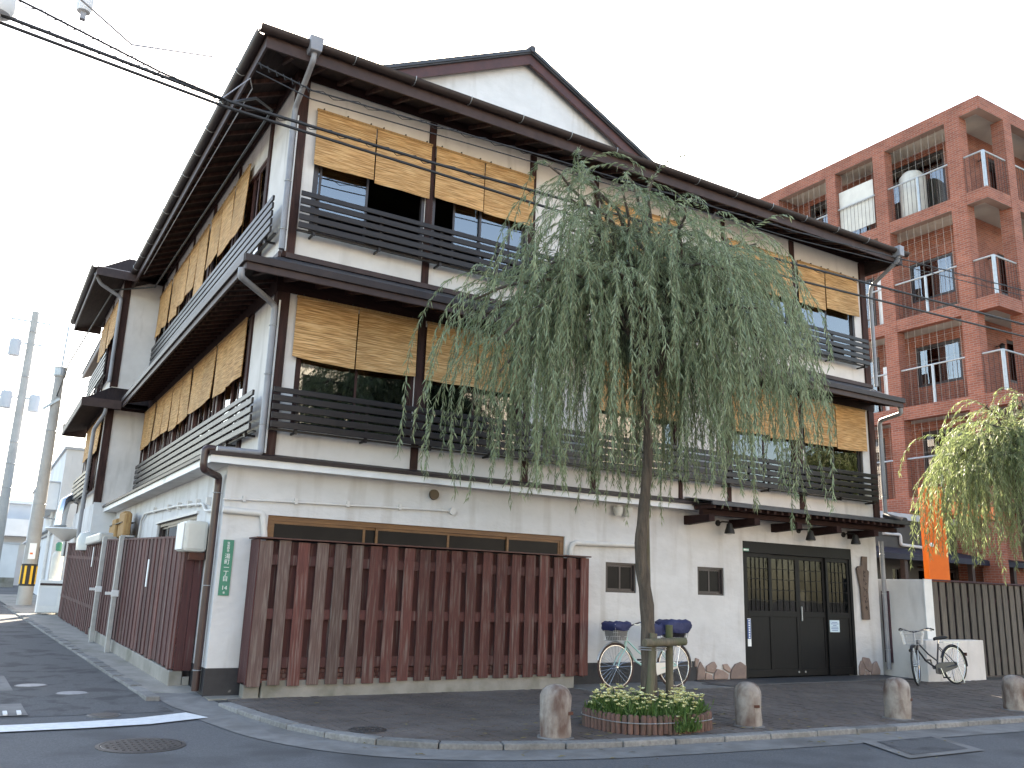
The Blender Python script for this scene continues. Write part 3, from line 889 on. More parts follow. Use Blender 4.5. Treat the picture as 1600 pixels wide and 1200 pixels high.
box('curtain', mat('pale_curtain', (.62, .60, .56), (.5, .48, .45), scale=9, rough=.9, stretch=(3, 1, .1)), inn, 3.72, 4.5, .16, .17, 6.46, 8.2)
for (a, b) in ((9.9, 11.0), (11.3, 12.2), (12.5, 13.0)):
    box('curtain', MATS['pale_curtain'], inn, a, b, .165, .175, 6.46, 8.2)
window(inn, 'x', .6, 5.45, 1.0, 2.30, 0.03, M_WINWOOD, M_DARKPANE, [2.0, 2.2, 3.35, 4.4], fw=.07)
window(inn, 'x', 6.28, 6.93, 1.44, 1.93, .02, M_ALU, M_DARKPANE, [6.6], fw=.03)
window(inn, 'x', 8.32, 8.96, 1.45, 1.94, .02, M_ALU, M_DARKPANE, [8.62], fw=.03)
window(inn, 'y', 1.6, 4.9, 1.2, 2.36, .03, M_ALU, M_GLASSD, [2.5, 3.3, 4.1], fw=.06)
box('window_sill', M_PIPEW, inn, -.03, -.001, 1.5, 5.0, 2.36, 2.40)

# slatted railings
def railing(axis, a0, a1, z0, z1, off, posts, label_m, parent):
    """five slats and small posts behind them"""
    n = 5
    def bx(mb, a, b, c, d, p, q):
        if axis == 'x': mb.box(a, b, p, q, c, d)
        else: mb.box(p, q, a, b, c, d)
        return mb
    pitch = (z1 - z0 - .07) / (n - 1)
    sgn = 1
    r = bx(MB(), a0, a1, z0 - .03, z0 - .005, off + .045, off + .09).build('railing', label_m, parent)
    for i in range(n):
        z = z0 + i * pitch
        o = bx(MB(), a0, a1, z, z + (.088 if i < n - 1 else .075), off - .018, off + .015).build('slat', label_m, r, bevel=.006)
    for p in posts:
        bx(MB(), p - .02, p + .02, z0 - .06, z1 - .03, off + .016, off + .05).build('railing_post', label_m, r)
        if axis == 'x':
            MB().box(p - .012, p + .012, off + .05, .0, z0 - .05, z0 - .02).build('bracket', label_m, r)
        else:
            MB().box(off + .05, XL, p - .012, p + .012, z0 - .05, z0 - .02).build('bracket', label_m, r)
    return r
fp = [.8 + 1.02 * i for i in range(13)]
lp_ = [.5 + 1.1 * i for i in range(10)]
railing('x', .44, 13.15, 3.455, 4.01, -.24, fp, M_SLAT, inn)
railing('x', .56, 13.15, 6.375, 6.94, -.24, fp, M_SLAT, inn)
railing('y', .15, 10.65, 3.455, 4.01, XL - .17, lp_, M_SLAT, inn)
railing('y', .15, 10.65, 6.375, 6.94, XL - .17, lp_, M_SLAT, inn)

# downpipes
def pipe(pts, r, m, name='downpipe', parent=inn, clips=()):
    P = [Vector(p) for p in pts]
    fine = [P[0]]
    for i in range(1, len(P) - 1):
        a, b, c = P[i - 1], P[i], P[i + 1]
        e = min(.08, (b - a).length * .45, (c - b).length * .45)
        p0 = b + (a - b).normalized() * e; p1 = b + (c - b).normalized() * e
        for k in range(5):
            t = k / 4
            fine.append((1 - t) ** 2 * p0 + 2 * t * (1 - t) * b + t * t * p1)
    fine.append(P[-1])
    o = MB().tube(fine, r, 12).build(name, m, parent, smooth=True)
    for c in clips:
        MB().torus(c, r + .006, .006, axis='z', n=16, m=5).build('clip', M_STEEL, o)
    return o
pipe([(.35, -.95, 8.72), (.35, -.93, 8.60), (.38, -.12, 8.28), (.38, -.10, 8.0), (.39, -.09, 6.05)], .042, M_PIPEG, clips=[(.385, -.095, z) for z in (7.9, 7.1, 6.35)])
MB().tube([(.455, -.055, 8.2), (.455, -.055, 6.05)], .012, 8).build('thin_conduit', M_WHITEP, inn, smooth=True)
pipe([(-.26, -.70, 5.42), (-.26, -.70, 5.30), (.30, -.12, 5.24), (.38, -.10, 5.18), (.38, -.10, 3.2), (.38, -.12, 3.10), (-.20, -.16, 3.085)], .045, M_PIPEG, clips=[(.38, -.10, z) for z in (4.9, 4.2, 3.5)])
MB().tube([(.455, -.06, 5.3), (.455, -.06, 3.12)], .013, 8).build('thin_conduit', M_WHITEP, inn, smooth=True)
pipe([(-.24, -.20, 3.08), (-.36, -.22, 3.08), (-.36, -.22, 2.86), (-.34, -.2, 2.80), (-.08, .10, 2.76), (-.07, .14, 2.68), (-.07, .16, .05)], .048, M_PIPEB, clips=[(-.07, .145, 2.55), (-.07, .155, 1.35), (-.07, .158, .30)])
pipe([(13.39, -.95, 8.72), (13.39, -.93, 8.62), (13.53, -.14, 8.30), (13.53, -.10, 8.1), (13.53, -.10, 6.0)], .042, M_PIPEG, clips=[(13.53, -.1, z) for z in (7.9, 6.9)])
pipe([(13.40, -.72, 5.42), (13.46, -.70, 5.30), (13.55, -.12, 5.24), (13.55, -.10, 5.1), (13.55, -.10, 3.25)], .045, M_PIPEG, clips=[(13.55, -.1, z) for z in (4.9, 3.6)])
pipe([(13.36, -.09, 2.66), (13.36, -.09, .12)], .045, M_PIPEG, clips=[(13.36, -.09, z) for z in (2.4, 1.6, .5)])
# conduits and small fittings on the front wall
pipe([(-.02, -.03, 2.46), (.4, -.03, 2.48), (3.3, -.03, 2.55)], .013, M_PIPEW, 'conduit', clips=[])
MB().lathe([(.0, 0), (.055, 0), (.055, .04), (.05, .05), (0, .05)], (3.36, -.055, 2.55), n=20, axis='y').build('junction_box', M_PIPEW, inn, smooth=True)
for x in (.25, .95, 1.7, 2.5):
    box('conduit_clip', M_PIPEW, inn, x - .02, x + .02, -.048, -.001, 2.44 + x * .027, 2.52 + x * .027)
pipe([(-.02, -.05, 2.32), (.50, -.05, 2.31), (.53, -.05, 2.2), (.56, -.05, 2.0)], .042, M_PIPEW, 'conduit')
pipe([(7.02, -.05, 2.235), (5.58, -.05, 2.20), (5.53, -.05, 2.1), (5.53, -.05, 1.9)], .04, M_PIPEW, 'conduit')
pipe([(-.04, .25, 2.33), (-.04, .9, 2.36), (-.04, 1.1, 2.47), (-.04, 3.0, 2.56), (-.04, 6.2, 2.62), (-.04, 6.6, 2.5), (-.04, 6.7, 2.1)], .02, M_PIPEW, 'conduit')
for y in (.8, 1.5, 2.1, 2.9, 3.8, 5.2):
    box('conduit_clip', M_PIPEW, inn, -.062, -.001, y - .02, y + .02, 2.44 + y * .03 - .03, 2.44 + y * .03 + .08)
vt = MB().lathe([(0, 0), (.075, 0), (.08, .03), (.055, .05), (.03, .09), (0, .09)], (3.02, -.09, 2.77), n=24, axis='y').build('wall_vent', mat('brass', (.10, .075, .05), rough=.45, metallic=.5), inn, smooth=True)
for x in (6.46, 6.66):
    t = MB().lathe([(.0, .0), (.055, .0), (.075, .05), (.085, .14), (.06, .17), (0, .17)], (x, -.10, 2.70), n=20).build('security_light', M_CREAM, inn, smooth=True)
    MB().box(x - .02, x + .02, -.04, .0, 2.80, 2.86).build('light_arm', M_CREAM, t)

# ------------------------------------------------------------------ entrance
en = MB().box(9.45, 12.5, .0, .12, 2.25, 2.46).box(9.45, 9.52, .0, .12, .02, 2.25).box(12.43, 12.5, .0, .12, .02, 2.25)
door = en.build('entrance_door', M_BLACKDOOR, inn, bevel=.005)
spans = [(9.52, 10.20, .045), (10.20, 10.97, .085), (10.97, 11.74, .085), (11.74, 12.43, .045)]
for k, (a, b, d) in enumerate(spans):
    lf = MB()
    st_ = .06
    lf.box(a, a + st_, d - .02, d + .02, .03, 2.248).box(b - st_, b, d - .02, d + .02, .03, 2.248)
    lf.box(a + st_, b - st_, d - .02, d + .02, 2.17, 2.248).box(a + st_, b - st_, d - .02, d + .02, 1.10, 1.20).box(a + st_, b - st_, d - .02, d + .02, .03, .16)
    lf.box(a + st_, b - st_, d - .006, d + .006, .16, 1.10)
    lo_ = lf.build('door_leaf', M_BLACKDOOR, door, bevel=.003)
    box('pane', M_GLASSD, door, a + st_, b - st_, d - .003, d + .003, 1.2, 2.17)
    mu = MB()
    nv = 5 if k in (0, 3) else 4
    for i in range(1, nv):
        x = a + st_ + (b - a - 2 * st_) * i / nv
        mu.box(x - .007, x + .007, d - .014, d - .0035, 1.2, 2.17)
    for i in range(1, 5):
        z = 1.2 + .97 * i / 5
        mu.box(a + st_, b - st_, d - .016, d - .0142, z - .006, z + .006)
    mu.build('muntins', M_BLACKDOOR, door)
box('handle', M_STEEL, door, 11.02, 11.045, .035, .062, 1.03, 1.30, bevel=.006)
for x in (10.9, 11.08):
    MB().lathe([(0, 0), (.018, 0), (.018, .01), (0, .01)], (x, .052, .10), n=14, axis='y').build('floor_bolt', M_STEEL, door)
# lobby seen through the glass
lob = MB().add([(9.2, .2, .02), (13.05, .2, .02), (13.05, 3.4, .02), (9.2, 3.4, .02), (9.2, .2, 2.6), (13.05, .2, 2.6), (13.05, 3.4, 2.6), (9.2, 3.4, 2.6)],
               [(0, 1, 2, 3), (4, 5, 6, 7), (0, 3, 7, 4), (2, 3, 7, 6), (1, 2, 6, 5)])
lob.build('lobby', mat('lobby_wall', (.26, .15, .09), (.18, .10, .06), scale=1.2, rough=.8), inn)
box('lobby_screen', M_SHOJI, inn, 9.3, 9.85, .9, .93, .1, 2.3)
box('lobby_pillar', M_WINWOOD, inn, 9.98, 10.12, .8, .95, .03, 2.55)
lc = box('lobby_counter', mat('lobby_red', (.25, .05, .035), rough=.7), inn, 10.4, 12.6, 2.2, 2.6, .03, 1.25)
for i in range(9):
    x = 10.5 + i * .22
    box('counter_item', mat(f'item_{i%4}', [(.5, .42, .3), (.3, .1, .07), (.22, .28, .2), (.45, .35, .12)][i % 4], rough=.7), lc, x, x + .14, 2.3, 2.45, 1.252, 1.38 + .1 * rng.random())
for x in (10.78, 11.12):
    MB().torus((x, .3, 1.30), .05, .014, n=18, m=6).build('straw_charm', M_CRATE, inn)

# canopy over the doors
cx0, cx1 = 7.95, 13.36
cn = MB().add([(cx0, -.78, 3.02), (cx1, -.78, 3.02), (13.47, .0, 3.16), (cx0 + .1, .0, 3.16)], [(0, 1, 2, 3)])
cn.box(cx0, cx1, -.80, -.76, 2.965, 3.03)
canopy = cn.build('door_canopy', M_TILE, inn)
box('canopy_soffit', M_SOFFIT, canopy, cx0 + .02, cx1 - .02, -.755, -.002, 2.985, 3.0)
rm_ = MB().box(-.028, .028, 0, .70, -.07, 0).mesh('canopy_rafter'); rm_.materials.append(M_DWOOD)
x = cx0 + .1
while x < cx1 - .04:
    link('canopy_rafter', rm_, canopy, loc=(x, -.745, 2.983)); x += .185
box('canopy_beam', M_BEAM, canopy, cx0 + .05, cx1 - .03, -.50, -.40, 2.82, 2.911, bevel=.006)
for i in range(5):
    x = 8.08 + i * 1.10
    MB().poly([(x - .07, -.64, 2.70), (x - .07, -.001, 2.66), (x - .07, -.001, 2.818), (x - .07, -.64, 2.818)], (.14, 0, 0)).build('canopy_bracket', M_BEAM, canopy, bevel=.006)
MB().tube([(13.3, -.72, 3.06), (13.42, -.5, 3.10), (13.5, -.12, 3.2)], .06, 10).build('hip_tile', M_TILE, canopy, smooth=True)
for i, x in enumerate((8.86, 11.0, 12.32)):
    l_ = MB().lathe([(.0, .0), (.095, .0), (.085, .05), (.06, .12), (.05, .17), (.02, .19), (0, .19)], (x, -.27, 2.545), n=20).build('wall_lamp', M_BLACK, inn, smooth=True)
    MB().tube([(x - .03, -.0, 2.74), (x - .03, -.12, 2.76), (x, -.25, 2.75), (x, -.27, 2.73)], .014, 8).build('lamp_arm', M_BLACK, l_)
    MB().lathe([(.0, 0), (.055, 0), (.055, .02), (0, .02)], (x - .03, -.021, 2.74), n=18, axis='y').build('wall_plate', M_BLACK, l_)
    MB().lathe([(.0, 0), (.06, .0), (.05, .012), (0, .012)], (x, -.27, 2.533), n=18).build('lamp_glass', M_CREAM, l_)

# crazy-paving stones at the foot of the wall
def stones(polys):
    for i, P in enumerate(polys):
        d = .035 + .02 * rng.random()
        MB().poly([(x, -d, z) for x, z in P], (0, d - .001, 0)).build('stone', M_STONE, inn, bevel=.014)
stones([[(8.24, .02), (8.42, .02), (8.44, .19), (8.33, .33), (8.27, .22)], [(8.20, .24), (8.25, .24), (8.31, .36), (8.22, .39)],
        [(8.44, .02), (8.62, .02), (8.6, .10), (8.46, .14)], [(8.46, .16), (8.63, .12), (8.72, .24), (8.66, .32), (8.60, .31), (8.47, .25)],
        [(8.64, .02), (8.98, .02), (9.0, .10), (8.86, .17), (8.72, .20), (8.66, .12)], [(8.88, .19), (9.03, .12), (9.05, .19), (8.97, .28), (8.86, .27)],
        [(9.03, .02), (9.42, .02), (9.43, .24), (9.30, .31), (9.16, .27), (9.06, .17)]])
stones([[(12.52, .02), (12.66, .02), (12.70, .16), (12.60, .30), (12.53, .18)], [(12.72, .14), (12.86, .06), (12.93, .18), (12.84, .34), (12.66, .36), (12.63, .30)],
        [(12.72, .02), (12.84, .02), (12.82, .07), (12.73, .11)], [(12.88, .02), (13.14, .02), (13.16, .10), (13.06, .28), (12.96, .24), (12.90, .10)]])

# wooden name board, plates and notices (each a thing of its own)
def local_poly(pts, thick):
    return MB().poly([(x, 0, z) for x, z in pts], (0, thick, 0))
nb = thing('name_board', 'weathered upright wooden name board with carved characters right of the black doors', 'sign', (12.80, -.06, 1.08))
local_poly([(-.10, 0), (.11, 0), (.10, .55), (.16, .95), (.11, .99), (.13, 1.25), (-.02, 1.25), (-.05, 1.06), (-.15, 1.05), (-.21, 1.0), (-.12, .6)], .045).build('board', M_SIGNWOOD, nb, local=True, bevel=.006)
cv = MB()
for k in range(5):
    zc = .90 - k * .165
    for q in range(6):
        a_ = rng.uniform(0, math.pi); l_ = rng.uniform(.02, .06)
        c_ = Vector((rng.uniform(-.035, .04), -.001, zc + rng.uniform(-.055, .055)))
        d_ = Vector((math.cos(a_), 0, math.sin(a_))) * l_ / 2
        cv.bar(c_ - d_, c_ + d_, .006, rng.uniform(.007, .016), (0, 1, 0))
cv.build('carving', M_CARVE, nb, local=True)

gp = thing('address_plate', 'tall green enamel address plate with white characters on the corner wall', 'sign', (.115, -.016, 1.23))
MB().box(-.068, .068, .0, .012, 0, .71).build('plate', M_GREEN, gp, local=True)
def put_text(txt, size, x, z, parent, m, y=-.002, name='lettering'):
    me = text_mesh(txt, size, .001)
    me.materials.clear(); me.materials.append(m)
    o = link(name, me, parent, loc=(x, y, z), local=True)
    o.rotation_euler = (R(90), 0, 0)
    return o
for i, c in enumerate('筑紫野市'):
    put_text(c, .036, 0, .665 - i * .034, gp, M_WHITE)
for i, c in enumerate('湯町一丁目'):
    put_text(c, .072, 0, .495 - i * .072, gp, M_WHITE)
put_text('14', .075, 0, .095, gp, M_WHITE)
put_text('番', .03, 0, .035, gp, M_WHITE)

dp = thing('door_plate', 'small green plate with white characters on the header of the black doors', 'sign', (9.53, -.008, 2.27))
MB().box(-.075, .075, 0, .006, 0, .055).build('plate', M_GREEN, dp, local=True)
mk = MB()
for i in range(4):
    mk.box(-.06 + i * .033, -.036 + i * .033, -.002, -.0004, .012, .042)
mk.build('white_marks', M_WHITE, dp, local=True)
ss = thing('vertical_sticker', 'narrow upright blue and white sticker on the left door panel', 'sticker', (9.565, .018, .57))
MB().box(-.06, .06, 0, .004, 0, .49).build('backing', M_WHITE, ss, local=True)
MB().box(-.05, .05, -.002, -.0004, .13, .48).build('blue_field', M_BLUEINK, ss, local=True)
mk = MB()
for i in range(8):
    mk.box(-.002, .03, -.004, -.0024, .145 + i * .042, .172 + i * .042)
mk.build('white_marks', M_WHITE, ss, local=True)
pn = thing('paper_notice', 'square pale blue paper notice taped to the right door panel', 'notice', (11.92, .018, .83))
MB().box(-.14, .14, 0, .003, 0, .225).build('sheet', M_PAPER, pn, local=True)
mk = MB()
for i in range(6):
    z = .185 - i * .03
    wd = [.16, .22, .1, .2, .21, .18][i]
    mk.box(-wd / 2, wd / 2, -.0016, -.0004, z - .005, z + .006)
mk.build('printed_lines', M_BLUEINK, pn, local=True)

# ------------------------------------------------------------------ reed blinds
ORD = ['first', 'second', 'third', 'fourth', 'fifth', 'sixth', 'seventh', 'eighth', 'ninth', 'tenth']
def blind(axis, a0, a1, z0, z1, pl, label, group):
    NX, NZ = 8, 8
    L = a1 - a0
    loc = (a0 + L / 2, pl, z1) if axis == 'x' else (pl, a0 + L / 2, z1)
    tl = rng.uniform(-.012, .012); tr_ = rng.uniform(-.012, .012); bl_ = rng.uniform(-.04, .03); br_ = rng.uniform(-.04, .03)
    amp = rng.uniform(.004, .014); ph = rng.uniform(0, 6); bow = rng.uniform(.0, .05 if axis == 'x' else .09)
    sk = rng.uniform(-.01, .01)
    m = MB()
    for side in (0, 1):
        for j in range(NZ + 1):
            for i in range(NX + 1):
                u = i / NX; v_ = j / NZ
                a = -L / 2 + L * u + sk * v_
                top = tl * (1 - u) + tr_ * u
                bot = (z0 - z1) + bl_ * (1 - u) + br_ * u - .025 * math.sin(math.pi * u) * (1 if axis == 'y' else .4)
                z = top + (bot - top) * v_
                d = -amp * math.sin(ph + u * 7) * v_ - bow * v_ * v_ * (.5 + .5 * math.sin(math.pi * u)) * .6 - (0 if side == 0 else -.010)
                m.v.append((a, d, z) if axis == 'x' else (d, a, z))
    n1 = (NX + 1) * (NZ + 1)
    for j in range(NZ):
        for i in range(NX):
            q = j * (NX + 1) + i
            m.f.append((q, q + 1, q + NX + 2, q + NX + 1)); m.f.append((n1 + q, n1 + q + NX + 1, n1 + q + NX + 2, n1 + q + 1))
    edge = [i for i in range(NX + 1)] + [(NX + 1) * (j + 1) - 1 for j in range(1, NZ + 1)] + [(NX + 1) * NZ + i for i in range(NX - 1, -1, -1)] + [(NX + 1) * j for j in range(NZ - 1, 0, -1)]
    for i in range(len(edge)):
        a, b = edge[i], edge[(i + 1) % len(edge)]
        m.f.append((a, b, n1 + b, n1 + a))
    t = thing('reed_blind', label, 'blind', loc, 0, group)
    sh = m.build('reed_sheet', M_BLIND, t, smooth=False, local=True)
    th = MB()
    for k in (.12, .5, .88):
        a = -L / 2 + L * k
        if axis == 'x': th.box(a - .003, a + .003, -.02, -.012, (z0 - z1) * .3, .0)
    rod = MB()
    if axis == 'x': rod.box(-L / 2 - .01, L / 2 + .01, -.012, .016, -.022, .012)
    else: rod.box(-.012, .016, -L / 2 - .01, L / 2 + .01, -.022, .012)
    rod.build('top_rod', M_CRATE, t, local=True)
    hkb = MB()
    for k in (.1, .5, .9):
        a = -L / 2 + L * k
        if axis == 'x': hkb.box(a - .008, a + .008, -.012, .03, .0121, .04)
        else: hkb.box(-.012, .03, a - .008, a + .008, .0121, .04)
    hkb.build('hook', M_BLACK, t, local=True)
    return t
S3 = [(.74, 1.69), (1.715, 2.655), (2.745, 3.64), (3.66, 4.62), (6.08, 6.98), (7.0, 7.9), (9.22, 10.2), (10.23, 11.05), (11.24, 12.06), (12.09, 13.14)]
S2 = [(.70, 1.625), (1.645, 2.60), (2.76, 3.66), (3.68, 4.58), (6.08, 6.98), (7.0, 7.9), (9.22, 10.2), (10.22, 11.05), (11.2, 12.16), (12.19, 13.14)]
for k, (a, b) in enumerate(S3):
    blind('x', a, b, 7.49, 8.40, -.062, f'golden reed blind on the top floor street front, {ORD[k]} from the street corner', 'reed blinds on the inn')
for k, (a, b) in enumerate(S2):
    blind('x', a, b, 4.51, 5.415, -.062, f'golden reed blind on the middle floor street front, {ORD[k]} from the street corner', 'reed blinds on the inn')
SL = [(1.47, 2.43), (2.45, 3.39), (3.5, 4.4), (4.42, 5.36), (5.58, 6.48), (6.5, 7.42), (7.52, 8.4), (8.42, 9.38), (9.58, 10.38), (10.4, 11.2)]
for k, (a, b) in enumerate(SL):
    dz3 = [0, -.05, .0, .03, -.3, 0, 0, -.1, 0, -.06][k]
    blind('y', a, b, 4.46, 5.41, XL - .062, f'reed blind on the middle floor lane side, {ORD[k]} from the street corner', 'reed blinds on the inn')
    if k not in (0,):
        blind('y', a, b, 7.40 + dz3, 8.46, XL - .062, f'reed blind on the top floor lane side, {ORD[k]} behind the street corner', 'reed blinds on the inn')

# ------------------------------------------------------------------ rear wing of the inn (steps out over the lane fence)
WX, WY0, WY1 = -.45, YB, 15.9
wallgrid(MB(), WX, XL + .2, 3.1, 9.2, [], WY0, WY0 + .15).build('wing_front_wall', M_PLASTERS, inn)
box('wing_ground_wall', M_PLASTER, inn, WX - .05, .3, 10.951, 11.1, -.1, 3.12)
wallgrid(MB(), WY0 + .151, WY1, 3.1, 9.2, [(12.0, 13.6, 3.5, 5.3), (13.8, 15.5, 3.5, 5.3), (12.0, 13.6, 6.4, 8.2), (13.8, 15.5, 6.4, 8.2)], WX, WX + .15, axis='y').build('wing_side_wall', M_PLASTERS, inn)
box('wing_ground_side', M_PLASTER, inn, WX - .05, WX + .1, 11.101, WY1, .1, 3.09)
box('wing_back_wall', M_PLASTERS, inn, WX + .151, 3, WY1 - .15, WY1 - .001, .1, 9.2)
for z0, z1 in ((3.1, 5.45), (6.02, 8.84)):
    box('post', M_DWOOD, inn, WX - .03, WX + .14, WY0 - .03, WY0 + .14, z0, z1, bevel=.006)
    for y in (13.6, 15.6):
        box('post', M_DWOOD, inn, WX - .02, WX + .1, y, y + .14, z0, z1)
for (a, b) in ((12.0, 13.6), (13.8, 15.5)):
    window(inn, 'y', a, b, 3.5, 5.3, WX + .02, M_REDFRAME, M_GLASS, [(a + b) / 2])
    window(inn, 'y', a, b, 6.4, 8.2, WX + .02, M_REDFRAME, M_GLASS, [(a + b) / 2])
for z0, z1 in ((5.44, 5.72), (8.83, 9.1)):
    box('beam', M_BEAM, inn, WX - .04, XL, WY0 - .045, WY0 - .031, z0, z1)
    box('beam', M_BEAM, inn, WX - .045, WX - .031, WY0 - .03, WY1, z0, z1)
def wing_eave(zu, zt, o, y0, y1):
    x0 = WX - o
    m = MB().add([(x0, y0, zu + .12), (XL, y0, zu + .12), (XL, WY0, zt), (WX, WY0, zt), (x0, y1, zu + .12), (WX, y1, zt)], [(0, 1, 2, 3), (0, 3, 5, 4)])
    m.add([(x0, y0, zu), (XL, y0, zu), (XL, WY0 - .03, zu + .2), (WX - .03, WY0 - .03, zu + .2), (x0, y1, zu), (WX - .03, y1, zu + .2)], [(3, 2, 1, 0), (4, 5, 3, 0)])
    m.build('wing_eave', M_SOFFIT, inn)
    e = MB().box(x0 - .03, XL - .66, y0 - .03, y0, zu - .05, zu + .16).box(x0 - .03, x0, y0, y1, zu - .05, zu + .16)
    e.box(x0 - .03, WX, y1, y1 + .03, zu - .05, zu + .3)
    e.build('wing_eave_board', M_FASCIA, inn)
wing_eave(5.42, 6.0, .62, 10.85, 16.4)
wing_eave(8.66, 9.4, .72, 10.75, 16.6)
gutter('gutter', (WX - .80, 10.7, 8.86), (WX - .80, 16.6, 8.86), .085, M_GUTTER, inn)
MB().add([(-1.17, 10.75, 8.83), (XL, 10.75, 8.83), (XL, 16.6, 8.83), (-1.17, 16.6, 8.83), (-.1, 12.2, 9.5), (2, 12.2, 9.5), (2, 15.5, 9.5), (-.1, 15.5, 9.5)],
         [(0, 1, 5, 4), (3, 0, 4, 7), (2, 3, 7, 6), (4, 5, 6, 7)]).build('wing_roof', M_TILE, inn)
pipe([(WX - .75, 10.95, 8.7), (WX - .6, 11.1, 8.5), (WX - .07, WY0 - .1, 8.3), (WX - .07, WY0 - .1, 6.1)], .045, M_PIPEG)
pipe([(WX - .1, 10.9, 5.45), (WX - .1, 10.9, 5.25), (WX - .25, WY0 - .02, 4.9), (WX - .25, WY0 - .02, 2.3)], .045, M_PIPEG)
def wing_rail(z0, z1):
    r = MB().box(WX - .17, WX - .14, WY0 + .3, WY1 - .2, z0 - .03, z0).build('railing', M_SLAT, inn)
    for i in range(5):
        z = z0 + i * (z1 - z0 - .07) / 4
        MB().box(WX - .21, WX - .18, WY0 + .25, WY1 - .1, z, z + .07).build('slat', M_SLAT, r)
wing_rail(3.45, 4.0); wing_rail(6.37, 6.94)
for k, (a, b) in enumerate([(11.95, 12.75), (12.77, 13.58), (13.8, 14.6), (14.62, 15.5)]):
    blind('y', a, b, 4.5, 5.40, WX - .062, f'reed blind on the projecting rear wing, middle floor, {ORD[k]} from its corner post', 'reed blinds on the inn')
    blind('y', a, b, 7.45, 8.40, WX - .062, f'reed blind on the projecting rear wing, top floor, {ORD[k]} from its corner post', 'reed blinds on the inn')

# ------------------------------------------------------------------ front fence of weathered planks
ff = thing('plank_fence', 'tall red-brown board fence with spaced weathered planks standing along the street wall', 'fence', (2.95, -.3, 0))
FY = -.40
box('concrete_base', M_CONC, ff, .62, 5.42, -.36, -.17, -.05, .21, bevel=.012)
box('corner_base', M_CONC, ff, .40, .60, -.34, -.16, -.05, .19, bevel=.01)
N = 21
pitch = (5.50 - .44) / (N - 1)
pw = .165
for var in range(3):
    pass
pmesh = []
for k, mm in enumerate((M_GREYPLANK, M_REDPLANK)):
    b = MB().box(-pw / 2, pw / 2, -.012, .012, 0, 1.80)
    me = b.mesh('plank'); me.materials.append(mm); pmesh.append(me)
for i in range(N):
    x = .50 + i * pitch
    grey = 1 if (i > 5 or i == 2) else 0
    o = link('plank', pmesh[grey], ff, loc=(x, FY, .145 + rng.uniform(-.008, .012) + (.03 if i > 7 else 0)), rot=(rng.uniform(-.004, .004), rng.uniform(-.004, .004), 0), bevel=.004)
    o.scale = (rng.uniform(.94, 1.04), 1, .985 if i > 7 else 1.0)
bpl = MB().box(-.108, .108, -.01, .01, 0, 1.72).mesh('back_plank'); bpl.materials.append(M_REDBOARD)
for i in range(N - 1):
    link('back_plank', bpl, ff, loc=(.50 + (i + .5) * pitch, FY + .085, .22))
for z in (.36, .96, 1.64):
    box('rail', M_REDBOARD, ff, .42, 5.56, FY + .0135, FY + .045, z, z + .13)
for j in range(3):
    box('bottom_board', M_REDPLANK, ff, .42, 5.54, FY + .046, FY + .07, .18 + j * .057, .18 + j * .057 + .05)
box('cap_board', M_REDFRAME, ff, .36, 5.66, FY - .05, -.05, 1.965, 1.985, bevel=.004)
for x in (.40, 5.56):
    box('end_board', M_REDBOARD, ff, x, x + .022, FY + .0, -.02, .16, 1.96)

# ------------------------------------------------------------------ lane fence of upright boards
lf = thing('board_fence', 'long dark red close-boarded fence running up the lane beside the inn', 'fence', (-.3, .9, .02))
def fx(y): return -.26 - .0297 * (y - .85)
y = .86
bme = MB().box(-.011, .011, -.068, .068, 0, 1.0).mesh('board'); bme.materials.append(M_REDBOARD)
bmg = bme.copy(); bmg.materials.clear(); bmg.materials.append(M_REDPLANK)
i = 0
while y < 14.6:
    dx = .012 if i % 2 else 0
    yz = lane_z(y)
    top = 1.97 + (.0 if y < 8.4 else -.03) + yz * .95
    b0 = .235 + yz * .9 if y < 9 else yz + .05
    if not (3.38 < y < 3.44):
        o = link('board', bmg if (i % 9 in (0, 1, 4) and y < 5) else bme, lf, loc=(fx(y) - dx + (.05 if y > 8.4 else 0), y, b0 + rng.uniform(-.02, .02)), rot=(0, 0, R(1.7) + rng.uniform(-.03, .03)), bevel=0)
        o.scale = (1, 1, top - b0)
    y += .146; i += 1
ya, yb = .86, 8.4
MB().poly([(fx(ya) - .03, ya - .08, .02), (fx(ya) + .14, ya - .08, .02), (fx(ya) + .14, ya - .08, .235), (fx(ya) - .03, ya - .08, .235)], (fx(8.4) - fx(ya), 7.6, lane_z(8.4) * .9)).build('concrete_base', M_CONC, lf, bevel=.01)
MB().bar((fx(ya), ya, 1.985), (fx(8.4), 8.4, 1.985 + lane_z(8.4) * .95), .06, .03).build('cap_board', M_REDBOARD, lf)
MB().bar((fx(8.5) + .05, 8.5, 1.955 + lane_z(8.5) * .95), (fx(14.6) + .05, 14.6, 1.955 + lane_z(14.6) * .95), .06, .03).build('cap_board', M_REDBOARD, lf)
for z in (.6, 1.6):
    MB().bar((fx(ya) + .05, ya, z), (fx(14.6) + .05, 14.6, z + lane_z(14.6)), .04, .07).build('rail', M_REDBOARD, lf)
for k in range(2):
    box('end_board', M_REDBOARD, lf, -.245 + k * .115, -.135 + k * .115, ya - .092, ya - .07, .24, 1.93 - k * .012)
box('end_base', M_CONC, lf, -.115, -.03, ya - .08, ya + .05, .0, .16)
